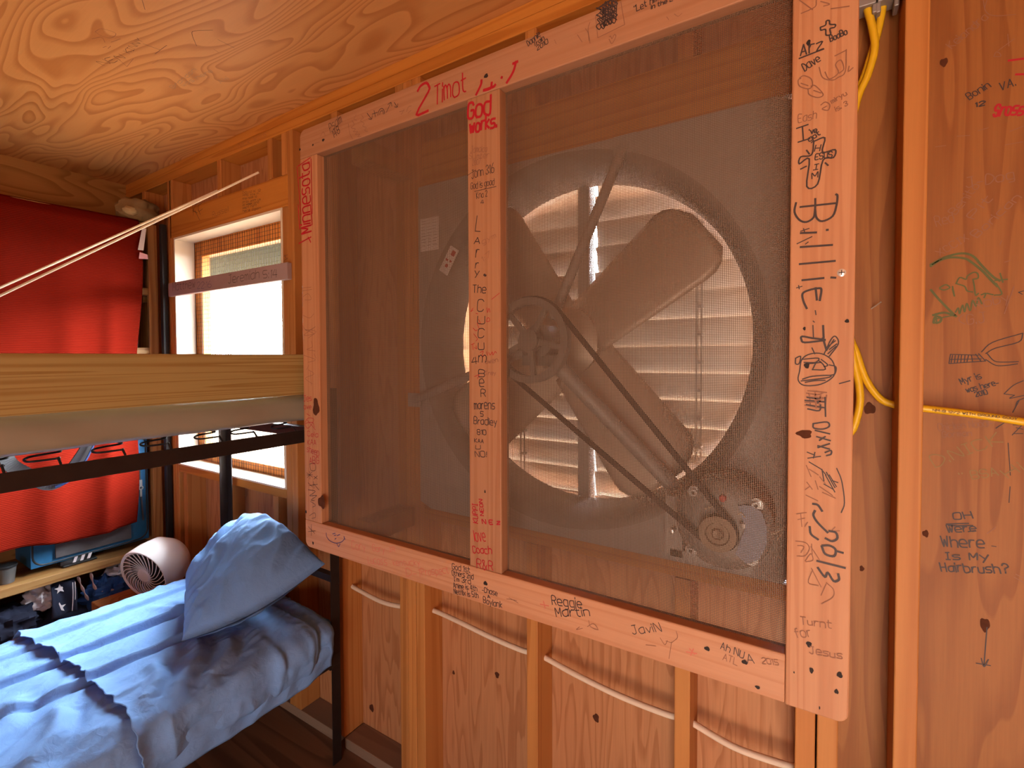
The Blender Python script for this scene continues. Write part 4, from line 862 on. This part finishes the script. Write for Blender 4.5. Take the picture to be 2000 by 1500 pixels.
box('box_body', 'boxgrey', jb, .055, .133, .02, .088, 2.165, 2.27, .003)
for x in (.078, .112):
    b = MB(); b.box(x - .016, x + .016, .030, .072, 2.134, 2.166); b.box(x - .018, x - .010, .034, .068, 2.116, 2.136); b.box(x + .010, x + .018, .034, .068, 2.118, 2.136); b.build('cable_clamp', 'boxgrey', jb, .002)
nl = MB(); nl.tube([(.098, .088, 1.545), (.112, .066, 1.556)], .0013, 6); tag(nl.build('bent_nail', 'bright'), 'thin nail sticking out of the plywood beside the screen panel', 'nail')

# ------------------------------------------------------------------ shelf unit against the left wall
SX = -2.885
sh = empty('shelf_unit', (-3.07, -.7, 0), 'tall open wooden shelf unit in the corner left of the window', 'shelf')
box('side_panel', 'shelfside', sh, XL + .001, SX, -.034, -.014, 0, 2.10, .002)
b = MB(); b.box(SX - .012, SX + .012, -.046, -.006, 0, 2.13); b.build('face_strip', 'shelfside', sh, .002)
box('side_panel', 'shelfside', sh, XL + .001, SX, -.640, -.618, 0, .448, .002)
box('side_panel', 'shelfside', sh, XL + .001, SX, -1.62, -1.60, 0, 2.10, .002)
for z0, z1 in ((2.10, 2.135), (1.770, 1.806), (1.470, 1.503), (.450, .488)):
    box('shelf_board', 'shelfwood', sh, XL + .001, SX + (.03 if z0 < 1 else 0), -1.60, -.0345, z0, z1, .003)
for z in (1.735, 1.435): box('shelf_cleat', 'shelfwood', sh, XL + .01, SX - .03, -.056, -.035, z, z + .034, .002)
tag(box('black_post', 'black', None, -2.800, -2.772, -.026, -.002, 0, 2.12, .002), 'slim black upright post between the shelf unit and the window studs', 'post')

# rock holding the towel
def lump(name, mat, c, rx, ry, rz, seed, amp=.2, freq=2.2, parent=None, rot=0, n=28, m_=18, flat=None):
    b = MB(); vs = []
    for i in range(m_ + 1):
        th = math.pi * i / m_
        for k in range(n):
            ph = 2 * math.pi * k / n; d = Vector((math.sin(th) * math.cos(ph), math.sin(th) * math.sin(ph), math.cos(th)))
            q = 1 + amp * fbm(d.x * freq + seed, d.y * freq + seed * 1.7, d.z * freq, 5)
            p = Vector((d.x * rx, d.y * ry, d.z * rz)) * q
            p = Matrix.Rotation(rot, 3, 'Z') @ p; p += Vector(c)
            if flat is not None: p.z = max(p.z, flat)
            vs.append(p)
    fs = [(i * n + k, i * n + (k + 1) % n, (i + 1) * n + (k + 1) % n, (i + 1) * n + k) for i in range(m_) for k in range(n)]
    b.add(vs, fs); b.sm = True; return b.build(name, mat, parent)
rk = empty('stone', (-2.92, -.07, 2.136), 'rough brown stone on top of the shelf unit weighing down the red towel', 'stone')
lump('stone_body', 'rock', (-2.925, -.065, 2.197), .055, .092, .062, 3.1, .28, 1.8, rk, 0, 36, 24, 2.142)
lump('pale_face', 'rocklight', (-2.885, -.115, 2.182), .020, .030, .020, 7.7, .2, 2, rk)

# red towel
def towel():
    ny, nz = 120, 130; vs = []
    for i in range(ny + 1):
        u = i / ny
        for j in range(nz + 1):
            v = j / nz
            z = 2.143 - v * 1.50
            yr = -.080 - .055 * v + .012 * math.sin(v * 9)
            y = yr + (-1.35 - yr) * u
            dip = .055 * math.exp(-((y + .36) / .13) ** 2) * v - .012 * math.sin(y * 9) * v
            z -= dip * .5 if v > .6 else 0
            z += -.02 * u * (1 - v)
            fold = .010 * v * math.sin(y * 26 + 1.2 * math.sin(v * 3 + y * 5)) + .014 * fbm(y * 5.0, v * 1.1, 2.0, 3) * (.3 + v)
            fold += .018 * v * math.exp(-((y + .20 + .05 * v) / .03) ** 2)
            x = -2.862 + fold + .02 * math.sin(v * 2.6)
            if v < .03: x -= .03 * (1 - v / .03)
            vs.append((x, y, z))
    n = nz + 1
    fs = [(i * n + j, i * n + j + 1, (i + 1) * n + j + 1, (i + 1) * n + j) for i in range(ny) for j in range(nz)]
    b = MB(); b.add(vs, fs); b.sm = True; return b, vs, n
tw = empty('red_towel', (-2.86, -.6, .64), 'big red ribbed towel hung down the front of the shelf unit', 'towel')
b, tv, tn = towel(); o = b.build('cloth', 'towel', tw); md = o.modifiers.new('so', 'SOLIDIFY'); md.thickness = .003
b = MB()
for j in range(0, 130, 1):
    p, q = tv[3 * tn + j], tv[3 * tn + j + 1]
    b.add([(p[0] + .003, p[1], p[2]), (q[0] + .003, q[1], q[2]), (q[0] + .0035, q[1] - .004, q[2]), (p[0] + .0035, p[1] - .004, p[2])], [(0, 1, 2, 3)])
b.build('hem_seam', 'towel', tw)
b = MB(); b.add([(-2.85, -.078, 2.10), (-2.846, -.062, 2.098), (-2.836, -.080, 1.985), (-2.840, -.102, 1.985)], [(0, 1, 2, 3)]); o = b.build('label_tag', 'whitetag', tw); o.modifiers.new('so', 'SOLIDIFY').thickness = .0015
b = MB(); b.add([(-2.840, -.094, 1.975), (-2.838, -.062, 1.968), (-2.834, -.062, 1.945), (-2.836, -.100, 1.942)], [(0, 1, 2, 3)]); o = b.build('label_tag', 'pinktag', tw); o.modifiers.new('so', 'SOLIDIFY').thickness = .0015; tag(o, 'small pink tag')

# things on the upper shelves
cn = empty('canister', (-2.945, -.105, 1.807), 'tapered black and white canister on the upper shelf beside the towel edge', 'canister')
b = MB(); b.lathe((-2.950, -.105, 0), [(0, 1.807), (.048, 1.807), (.047, 1.838), (0, 1.838)], 'Z', 28); b.build('base', 'black', cn)
b = MB(); b.lathe((-2.950, -.105, 0), [(.047, 1.838), (.036, 1.893), (0, 1.895)], 'Z', 28); bd = b.build('body', 'whitefabric', cn)
b = MB(); b.lathe((-2.950, -.105, 0), [(.034, 1.895), (.030, 1.955), (.018, 1.985), (0, 1.988)], 'Z', 28); b.build('cap', 'black', cn)
PLANE['N'] = ('y', -.148)
bt = empty('grey_bottle', (-2.965, -.09, 1.504), 'slim dark grey bottle on the middle shelf beside the towel edge', 'bottle')
b = MB(); b.lathe((-2.965, -.088, 0), [(0, 1.504), (.022, 1.504), (.024, 1.51), (.024, 1.64), (.016, 1.655), (.016, 1.66), (0, 1.66)], 'Z', 24); b.build('body', 'bottle', bt)
b = MB(); b.lathe((-2.965, -.088, 0), [(0, 1.66), (.019, 1.66), (.019, 1.70), (0, 1.702)], 'Z', 24); b.build('cap', 'bottle', bt)
bb = empty('blue_bottle', (-2.93, -.14, 1.504), 'bright blue bottle on the middle shelf half hidden by the towel', 'bottle')
b = MB(); b.lathe((-2.93, -.142, 0), [(0, 1.504), (.026, 1.504), (.028, 1.512), (.028, 1.58), (.012, 1.61), (.012, 1.625), (0, 1.625)], 'Z', 24); b.build('body', 'blueplastic', bb)
b = MB(); b.lathe((-2.93, -.142, 0), [(0, 1.625), (.014, 1.625), (.014, 1.645), (0, 1.645)], 'Z', 24); b.build('cap', 'black', bb)

# suitcase
su = empty('suitcase', (-3.03, -.26, .489), 'bright blue and grey soft suitcase standing on the low shelf behind the red towel', 'suitcase')
def rbox(x0, x1, y0, y1, z0, z1, rad, name, mat, parent, seg=5):
    o = MB().box(x0, x1, y0, y1, z0, z1).build(name, mat, parent, rad, True, seg); return o
rbox(-3.14, -2.915, -.50, -.055, .520, 1.06, .045, 'case_body', 'blueplastic', su)
rbox(-2.925, -2.902, -.42, -.135, .545, .80, .010, 'front_pocket', 'greyfabric', su)
b = MB(); loop = []
for (cy, cz, a0) in ((-.105, 1.01, 0), (-.45, 1.01, 90), (-.45, .57, 180), (-.105, .57, 270)):
    for k in range(7): a = R(a0 + 15 * k); loop.append((-2.918, cy + .044 * math.cos(a), cz + .044 * math.sin(a)))
b.tube(loop, .005, 8, 1, True); b.build('piping', 'black', su)
b = MB(); b.tube(cr([(-2.912, -.14, .99), (-2.910, -.105, .97), (-2.910, -.092, .90), (-2.910, -.088, .78), (-2.910, -.080, .62)], 6), .004, 8); b.build('zip', 'greyfabric', su)
b = MB(); b.box(-2.908, -2.900, -.096, -.084, .80, .83); b.lathe((-2.902, -.09, .79), [(.006, -.002), (.011, -.002), (.011, .002), (.006, .002), (.006, -.002)], 'X', 16); b.box(-2.905, -2.900, -.094, -.086, .745, .785); b.build('zip_pull', 'bright', su)
for y in (-.12, -.44):
    b = MB(); b.lathe((-3.03, y, .505), [(0, -.012), (.016, -.012), (.016, .012), (0, .012)], 'Y', 18); b.build('wheel', 'black', su)

# shoes, cup on the low shelf
def shoe(y, label):
    s = empty('shoe', (-2.96, y, .489), label, 'shoe', 'shoes on the low shelf')
    b = MB(); vs = []; nL, nc = 18, 14
    for i in range(nL):
        t = i / (nL - 1); yy = y + .13 * (t - .5); wv = .042 * (math.sin(math.pi * min(1, .12 + t * .95)) ** .5); hh = .030 + .035 * smooth01((t - .35) / .5)
        for k in range(nc):
            a = math.pi * k / (nc - 1); vs.append((-2.945 + wv * math.cos(a) * 1.0, yy, .497 + hh * math.sin(a)))
    fs = [(i * nc + k, i * nc + k + 1, (i + 1) * nc + k + 1, (i + 1) * nc + k) for i in range(nL - 1) for k in range(nc - 1)] + [tuple(range(nc)), tuple((nL - 1) * nc + k for k in range(nc)), tuple(i * nc for i in range(nL)), tuple(i * nc + nc - 1 for i in range(nL))]
    b.add(vs, fs); b.sm = True; b.build('upper', 'black', s)
    b = MB().box(-2.985, -2.903, y - .062, y + .064, .4895, .499); b.build('sole', 'black', s, .004)
    for k in range(3):
        b = MB(); yy = y - .028 + .026 * k; b.add([(-2.9035, yy, .503), (-2.9035, yy + .012, .503), (-2.909, yy + .022, .526), (-2.909, yy + .010, .526)], [(0, 1, 2, 3)]); o = b.build('stripe', 'whitefabric', s); o.modifiers.new('so', 'SOLIDIFY').thickness = .003; tag(o, 'white stripe')
shoe(-.335, 'black shoe with white stripes on the low shelf under the suitcase')
cup = empty('tumbler', (-2.93, -.585, .489), 'dark greenish tumbler on the low shelf at the left edge of the photo', 'cup')
b = MB(); b.lathe((-2.93, -.575, 0), [(0, .489), (.026, .489), (.034, .56), (.031, .56), (.024, .494), (0, .494)], 'Z', 28); b.build('cup_body', 'bottle', cup)
b = MB(); b.lathe((-2.93, -.575, 0), [(.036, .556), (.037, .56), (.036, .566), (.0, .572)], 'Z', 28); b.build('lid', 'black', cup)

# clothes under the low shelf
def cloth(name, mat, c, rx, ry, rz, seed, label, cat, amp=.35, rot=0, floor=.0):
    o = lump(name, mat, c, rx, ry, rz, seed, amp, 2.6, None, rot, 40, 28, floor); return tag(o, label, cat, 'clothes heaped under the low shelf')
cloth('duffel_bag', 'navyfabric', (-3.02, -.38, .15), .20, .36, .17, 1.3, 'black duffel bag on the floor under the low shelf', 'bag', .12, 0, .002)
cloth('black_garment', 'navyfabric', (-2.95, -.56, .30), .11, .10, .07, 2.3, 'black garment at the left end of the clothes heap', 'clothes')
cloth('blue_garment', 'royal', (-2.90, -.245, .315), .09, .085, .075, 4.3, 'royal blue garment in the clothes heap', 'clothes')
cloth('white_shirt', 'whitefabric', (-2.965, -.455, .365), .075, .060, .055, 5.3, 'white shirt in the middle of the clothes heap', 'clothes')
cloth('white_towel', 'whitefabric', (-2.93, -.175, .385), .055, .060, .040, 9.1, 'rumpled white towel at the right end of the clothes heap beside the white fan', 'towel')
stg = empty('starred_shorts', (-2.90, -.40, .30), 'navy shorts with white stars hanging in the clothes heap', 'clothes', 'clothes heaped under the low shelf')
b = MB(); vs = []; nn_ = 16
for i in range(nn_):
    for j in range(nn_):
        u, v = i / (nn_ - 1), j / (nn_ - 1); vs.append((-2.865 + .012 * math.sin(u * 7 + v * 3) + .05 * (v - .5) * -1, -.455 + .085 * u + .01 * v, .300 + .135 * v))
b.add(vs, [(i * nn_ + j, i * nn_ + j + 1, (i + 1) * nn_ + j + 1, (i + 1) * nn_ + j) for i in range(nn_ - 1) for j in range(nn_ - 1)]); b.sm = True
o = b.build('cloth', 'navyfabric', stg); o.modifiers.new('so', 'SOLIDIFY').thickness = .004
for cy, cz, rr in ((-.425, .335, .022), (-.415, .408, .020)):
    b = MB(); u_ = (cy + .455) / .085; v_ = (cz - .3) / .135
    b.add([(-2.8595 + .012 * math.sin(u_ * 7 + v_ * 3) - .05 * ((cz + q * math.sin(a) - .3) / .135 - .5), cy + q * math.cos(a), cz + q * math.sin(a)) for k in range(10) for a, q in [(R(90 + 36 * k), rr if k % 2 == 0 else rr * .42)]], [tuple(range(10))])
    o = b.build('star', 'whitefabric', stg); o.modifiers.new('so', 'SOLIDIFY').thickness = .002; tag(o, 'white star')
for k in range(2):
    b = MB(); b.tube(cr([(-2.852 + .0, -.378 + k * .008, .43), (-2.846, -.380 + k * .008, .37), (-2.842, -.385 + k * .008, .305)], 6), .0016, 6); b.build('piping', 'whitefabric', stg)
for pts, lb in (([(-2.88, -.352, .44), (-2.868, -.345, .40), (-2.858, -.335, .36), (-2.85, -.325, .325)], 'pink cloth strip dangling right of the starred shorts'), ([(-2.88, -.305, .44), (-2.862, -.302, .39), (-2.850, -.29, .355), (-2.845, -.262, .345), (-2.842, -.232, .338)], 'bent pink cloth strip dangling over the royal blue garment')):
    b = MB(); b.tube(cr(pts, 8), [.008 + .004 * math.sin(i * .7) for i in range(len(cr(pts, 8)))], 8, .5); tag(b.build('drawstring', 'mauve'), lb, 'clothes', 'clothes heaped under the low shelf')

# white fan and the crate it stands on
tag(box('crate', 'shelfside', None, -2.70, -2.44, -.36, -.06, 0, .374, .004), 'low wooden crate between the bunk and the shelf unit carrying the white fan', 'crate')
wf = empty('table_fan', (-2.53, -.2, .375), 'round white table fan with dark spiral grille behind the lower bunk', 'fan')
def FM(pts_or_b):
    ax = Vector((.30, -.85, -.22)).normalized(); c = Vector((-2.50, -.185, .512)); q = Vector((0, -1, 0)).rotation_difference(ax)
    pts_or_b.v = [tuple(c + q @ Vector(p)) for p in pts_or_b.v]; return pts_or_b
b = MB(); b.lathe((0, 0, 0), [(.108, -.062), (.118, -.066), (.122, -.060), (.122, .0), (.112, .06), (.080, .10), (.03, .115), (0, .117)], 'Y', 56); FM(b).build('housing', 'white', wf)
b = MB(); b.lathe((0, 0, 0), [(0, -.030), (.108, -.030)], 'Y', 48); FM(b).build('inner_shade', 'black', wf)
b = MB()
for k in range(26):
    a0 = 2 * math.pi * k / 26; b.tube([(r_ * math.cos(a0 + (r_ - .03) * 11), -.060 - .008 * math.sin(math.pi * (r_ - .03) / .08), r_ * math.sin(a0 + (r_ - .03) * 11)) for r_ in [.03 + .08 * i / 10 for i in range(11)]], .0019, 6)
b.lathe((0, 0, 0), [(0, -.068), (.028, -.067), (.032, -.060), (0, -.056)], 'Y', 28); FM(b).build('spiral_grille', 'white', wf)
b = MB(); b.box(-2.57, -2.44, -.23, -.13, .3745, .390); b.box(-2.52, -2.48, -.20, -.165, .388, .42); b.build('base', 'white', wf, .004)
b = MB(); b.lathe((-2.615, -.235, .50), [(0, -.012), (.011, -.008), (.011, .008), (0, .010)], 'Y', 18); b.build('knob', 'bright', wf)

# ------------------------------------------------------------------ bunk bed
BX0, BX1, BY0, BY1 = -2.165, -1.430, -2.02, -.040
bed = empty('bunk_bed', (-1.8, -1.0, 0), 'black brown steel bunk bed along the window wall corner with a pine guard board', 'bunk bed')
for x, sx in ((BX0, 1), (BX1, -1)):
    for y, sy in ((BY1, -1), (BY0, 1)):
        b = MB(); t_ = .004; l_ = .036
        b.box(min(x, x + sx * l_), max(x, x + sx * l_), min(y, y + sy * t_), max(y, y + sy * t_), 0, 1.34)
        b.box(min(x, x + sx * t_), max(x, x + sx * t_), min(y + sy * t_, y + sy * l_), max(y + sy * t_, y + sy * l_), 0, 1.34)
        b.build('leg', 'darksteel', bed, .001)
def rail(x, sx, z, h=.042, name='side_rail'):
    b = MB(); t_ = .004; b.box(min(x, x + sx * t_), max(x, x + sx * t_), BY0 + .005, BY1 - .005, z, z + h); b.box(min(x + sx * t_, x + sx * .038), max(x + sx * t_, x + sx * .038), BY0 + .005, BY1 - .005, z, z + t_); return b.build(name, 'darksteel', bed, .001)
rail(BX1 + .001, -1, 1.168); rail(BX0 - .001, 1, 1.168); rail(BX1 + .001, -1, .356); rail(BX0 - .001, 1, .352)
for y in (BY1 - .04, BY0 + .01):
    for z in (1.168, .352): box('end_rail', 'darksteel', bed, BX0 + .005, BX1 - .005, y, y + .03, z - .008, z + .03, .001)
box('end_crossbar', 'darksteel', bed, BX0 + .005, BX1 - .005, BY1 - .03, BY1 - .006, .655, .680, .001)
for y in (-.30, -.75, -1.2, -1.65): box('deck_strap', 'darksteel', bed, BX0 + .01, BX1 - .01, y - .015, y + .015, .376, .380, 0)
for y in (-.20, -.33, -.43, -.56, -.66, -.78, -.87, -1.0):
    b = MB(); b.tube(cr([(BX1 - .003, y, 1.209), (BX1 - .02, y, 1.222), (BX1 - .035, y + .002, 1.220), (BX1 - .045, y - .040, 1.219), (BX1 - .065, y - .046, 1.222), (BX1 - .075, y - .030, 1.226), (BX1 - .085, y + .020, 1.228), (BX1 - .14, y + .024, 1.228)], 6), .0026, 8); b.build('spring_hook', 'black', bed)
box('guard_board', 'pine', bed, BX1 + .002, BX1 + .040, -2.0, -.10, 1.330, 1.459, .004)

def profile(p, a0, a1, n, hx, hz):
    d = []
    for k in range(1601):
        a = a0 + (a1 - a0) * k / 1600; c_, s_ = math.cos(a), math.sin(a)
        d.append((math.copysign(abs(c_) ** (2 / p), c_), math.copysign(abs(s_) ** (2 / p), s_)))
    L_ = [0]
    for k in range(1600): L_.append(L_[-1] + math.hypot((d[k + 1][0] - d[k][0]) * hx, (d[k + 1][1] - d[k][1]) * hz))
    out = []; k = 0
    for j in range(n + 1):
        t = L_[-1] * j / n
        while k < 1599 and L_[k + 1] < t: k += 1
        f = (t - L_[k]) / max(L_[k + 1] - L_[k], 1e-9); out.append((d[k][0] + (d[k + 1][0] - d[k][0]) * f, d[k][1] + (d[k + 1][1] - d[k][1]) * f))
    return out
def pnorm(px_, pz_, hx, hz, p):
    n_ = Vector((math.copysign(abs(px_) ** (p - 1), px_) / hx, 0, math.copysign(abs(pz_) ** (p - 1), pz_) / hz)); n_.normalize(); return n_
def slab(name, mat, x0, x1, y0, y1, z0, z1, p, disp, parent=None, ny=150, nc=96, endr=.05):
    vs = []; cx, cz, hx, hz = (x0 + x1) / 2, (z0 + z1) / 2, (x1 - x0) / 2, (z1 - z0) / 2
    pr_ = profile(p, 0, 2 * math.pi, nc, hx, hz)
    for i in range(ny + 1):
        y = y0 + (y1 - y0) * i / ny; e = min(y - y0, y1 - y); k = 1 - .12 * (1 - smooth01(e / endr)) ** 2; kz = 1 - .45 * (1 - smooth01(e / endr)) ** 2
        for j in range(nc):
            px_, pz_ = pr_[j]
            P = Vector((cx + hx * k * px_, y, cz + hz * kz * pz_)); nrm = pnorm(px_, pz_, hx, hz, p)
            vs.append(P + nrm * disp(P, nrm))
    fs = [(i * nc + j, i * nc + (j + 1) % nc, (i + 1) * nc + (j + 1) % nc, (i + 1) * nc + j) for i in range(ny) for j in range(nc)]
    fs += [tuple(range(nc)), tuple(ny * nc + k for k in range(nc))]
    b = MB(); b.add(vs, fs); b.sm = True; o = b.build(name, mat, parent)
    o.modifiers.remove(o.modifiers['es']); return o
def vd(P, n_):
    s = abs(n_.x)
    return .0035 * fbm(P.y * 7, P.z * 16, P.x * 2, 4) * (.4 + s) + s * .004 * math.sin(P.y * 21 + 2 * math.sin(P.y * 4)) * smooth01((1.33 - P.z) / .06)
um = slab('mattress', 'vinyl', -2.14, -1.436, -2.0, -.085, 1.229, 1.335, 5, vd); tag(um, 'taupe vinyl mattress on the upper bunk', 'mattress')
def wr(P, n_, seed=0.0, k=1.0):
    top = max(0, n_.z); side = abs(n_.x)
    w1 = noise.noise((P.x * 5 + seed, P.y * 2.0, P.z * 6)); w2 = noise.noise((P.x * 12 + seed, P.y * 5.0 + P.x * 4, P.z * 10)); w3 = noise.noise((P.x * 26, P.y * 13 + P.x * 16, P.z * 20 + seed)); w4 = noise.noise((P.x * 60, P.y * 30 + P.x * 30, P.z * 40 + seed))
    d = .010 * w1 * top + .007 * (1 - abs(w2) * 2.4) * (.6 + .5 * side) + .0030 * (1 - 2.2 * abs(w3)) + .0010 * (1 - 2 * abs(w4))
    d += side * .007 * (1 - abs(noise.noise((P.y * 11 + seed, P.z * 3, 3.0))) * 3)
    for x0, am in ((-1.69, .013), (-1.86, .015), (-2.03, .010)):                # long pressed creases along the bed
        q = P.x - (x0 + .03 * math.sin(P.y * 1.5)); d += top * am * math.exp(-(q / .010) ** 2) - top * .8 * am * math.exp(-((q - .020) / .012) ** 2)
    for (ax, ay, bx, by, am, wd) in ((-1.62, -.42, -1.46, -.55, .016, .022), (-1.60, -.55, -1.47, -.62, .014, .020), (-1.55, -.36, -1.45, -.47, .012, .020), (-1.62, -.75, -1.47, -.84, .016, .024), (-1.75, -.80, -1.58, -.92, .014, .026), (-1.57, -.94, -1.46, -1.02, .014, .024), (-1.95, -.40, -1.78, -.36, .008, .018)):   # soft folds
        vx, vy = bx - ax, by - ay; L2 = vx * vx + vy * vy; t = ((P.x - ax) * vx + (P.y - ay) * vy) / L2; tt = max(0, min(1, t))
        bow = .02 * math.sin(math.pi * tt); q = ((P.x - ax) * -vy + (P.y - ay) * vx) / math.sqrt(L2) - bow; e = max(0, abs(t - tt)) * math.sqrt(L2)
        d += top * am * (math.exp(-(q / wd) ** 2) - .6 * math.exp(-((q - 1.6 * wd) / wd) ** 2)) * math.exp(-(e / .03) ** 2) * (1 if 0 <= t <= 1 else .7)
    for y0, am in ((-.19, .006), (-.30, .006)):
        q = P.y - (y0 + .05 * (P.z - .5)); d += side * am * (math.exp(-(q / .012) ** 2) - .7 * math.exp(-((q - .02) / .014) ** 2))
    return d * k
lm = slab('mattress', 'sheet', -2.20, -1.392, -1.99, -.062, .392, .552, 4.5, lambda P, n_: wr(P, n_), None, 420, 280, .06); tag(lm, 'mattress under a blue fitted sheet on the lower bunk', 'mattress')
b = MB(); vs = []; ny, nz = 220, 16
for i in range(ny + 1):
    y = -.105 - 1.88 * i / ny; low = .372 + .006 * noise.noise((y * 5, 0, 3.3)) + .02 * (1 - smooth01((-.105 - y) / .12))
    for j in range(nz + 1):
        v = j / nz; z = .50 + (low - .50) * v
        x = -1.388 - .012 * (1 - smooth01(v * 3)) + .006 * min(1, v * 3) * (1 - abs(noise.noise((y * 11, v * 1.2, 3.0))) * 3) + .004 * noise.noise((y * 23, v * 3, 8.0)) - .010 * v * v
        vs.append((x, y, z))
b.add(vs, [(i * (nz + 1) + j, i * (nz + 1) + j + 1, (i + 1) * (nz + 1) + j + 1, (i + 1) * (nz + 1) + j) for i in range(ny) for j in range(nz)]); b.sm = True
o = b.build('sheet_skirt', 'sheet', lm); o.modifiers.remove(o.modifiers['es']); o.modifiers.new('so', 'SOLIDIFY').thickness = .0015
# flat sheet: from the hem outwards
def flat_sheet():
    ny, nc = 150, 230; vs = []; cx, cz, hx, hz = -1.797, .472, .406, .083
    pr_ = profile(4.5, R(-32), R(212), nc, hx, hz)
    for i in range(ny + 1):
        for j in range(nc + 1):
            px_, pz_ = pr_[j]
            x = cx + hx * px_
            hem = -.668 + .014 * noise.noise((x * 9, pz_ * 3, 1.0)) + .010 * noise.noise((x * 28, pz_ * 6, 4.0)) - .03 * smooth01((-1.7 - x) / .5)
            top = -.165 - .02 * noise.noise((x * 4, pz_ * 2, 6.0))
            t = (i / ny) ** .8; y = top + (hem - top) * t
            P = Vector((x, y, cz + hz * pz_)); nrm = pnorm(px_, pz_, hx, hz, 4.5)
            lift = .005 + (.006 + .012 * max(0, noise.noise((x * 13, pz_ * 4, 7.0)))) * math.exp(-(y - hem) / .025)
            vs.append(P + nrm * (wr(P, nrm) + lift + .006 * max(0, noise.noise((x * 5, y * 7, 2.2)))))
    n = nc + 1; b = MB(); b.add(vs, [(i * n + j, i * n + j + 1, (i + 1) * n + j + 1, (i + 1) * n + j) for i in range(ny) for j in range(nc)]); b.sm = True
    o = b.build('flat_sheet', 'sheet'); o.modifiers.remove(o.modifiers['es']); md = o.modifiers.new('so', 'SOLIDIFY'); md.thickness = .002; md.offset = 1
    return o
tag(flat_sheet(), 'loose blue top sheet with a jagged hem covering the pillow end of the lower bunk', 'sheet')
# pillow
def pillow():
    A, B_, C_, D = Vector((-1.600, -.475, .600)), Vector((-1.428, -.100, .735)), Vector((-1.905, -.105, .800)), Vector((-1.955, -.300, .625))
    n = 80; nrm = (B_ - A).cross(D - A).normalized()
    if nrm.z < 0: nrm = -nrm
    def sd(s):
        g = []
        for i in range(n + 1):
            for j in range(n + 1):
                u, v = 2 * i / n - 1, 2 * j / n - 1
                a, c = (u + 1) / 2, (v + 1) / 2
                pinch_u = 1 - .09 * (1 - v * v) * 0 ; q = .055
                uu = u * (1 - q * (1 - v ** 4) * abs(u) ** 3); vv = v * (1 - q * (1 - u ** 4) * abs(v) ** 3); a, c = (uu + 1) / 2, (vv + 1) / 2
                P = A * (1 - a) * (1 - c) + B_ * a * (1 - c) + C_ * a * c + D * (1 - a) * c
                P += Vector((0, 0, .055)) * (1 - v * v) * smooth01(a) + Vector((.045, -.025, -.018)) * (1 - u * u) * (1 - c)
                th = ((1 - u * u) * (1 - v * v)) ** .42
                wv = .010 * noise.noise((u * 2.2, v * 2.2, s * 3)) + .010 * (1 - abs(noise.noise((u * 1.6 + v * 1.2, v * 4 - u * 2.2, s)) * 2.6)) + .0015 * (1 - 2 * abs(noise.noise((u * 4 + v * 3, v * 10 - u * 5, s + 2))))
                if s > 0: hgt = .105 * th + wv * min(1, th * 2)
                else: hgt = -.055 * th + wv * min(1, th * 2)
                hgt += -.025 * math.exp(-((v - .35 - .2 * u) / .10) ** 2) * th * (s > 0)
                g.append(P + nrm * hgt)
        return g
    b = MB(); m_ = n + 1
    for s in (1, -1): b.add(sd(s), [(i * m_ + j, i * m_ + j + 1, (i + 1) * m_ + j + 1, (i + 1) * m_ + j) for i in range(n) for j in range(n)])
    b.sm = True; o = b.build('pillow', 'pillow'); o.modifiers.remove(o.modifiers['es'])
    md = o.modifiers.new('wd', 'WELD'); md.merge_threshold = .0008
    return o
tag(pillow(), 'plump rumpled blue pillow leaning at the head of the lower bunk', 'pillow')
# strap hanging from the upper bunk
sp = empty('hanging_strap', (-2.12, -.68, 1.15), 'dark grey webbing strap with blue edge looping below the upper bunk', 'strap')
def band(pts, wd, mat, name, off=0):
    b = MB(); P = [Vector(p) for p in cr(pts, 8)]; vs = []
    for i, p in enumerate(P):
        t = (P[min(i + 1, len(P) - 1)] - P[max(i - 1, 0)]).normalized(); s = Vector((.85, .52, 0)).cross(t).normalized() * wd
        vs += [p - s, p + s]
    b.add(vs, [(2 * i, 2 * i + 1, 2 * i + 3, 2 * i + 2) for i in range(len(P) - 1)]); o = b.build(name, mat, sp); o.modifiers.new('so', 'SOLIDIFY').thickness = .003; return o
band([(-2.10, -.735, 1.24), (-2.10, -.735, 1.175), (-2.10, -.725, 1.125), (-2.10, -.690, 1.085), (-2.10, -.640, 1.045), (-2.10, -.600, 1.055), (-2.10, -.560, 1.11), (-2.10, -.53, 1.17), (-2.10, -.52, 1.235)], .022, 'strapgrey', 'webbing')
band([(-2.096, -.622, 1.030), (-2.096, -.585, 1.045), (-2.096, -.545, 1.10), (-2.096, -.515, 1.165)], .003, 'strapblue', 'edge_trim')
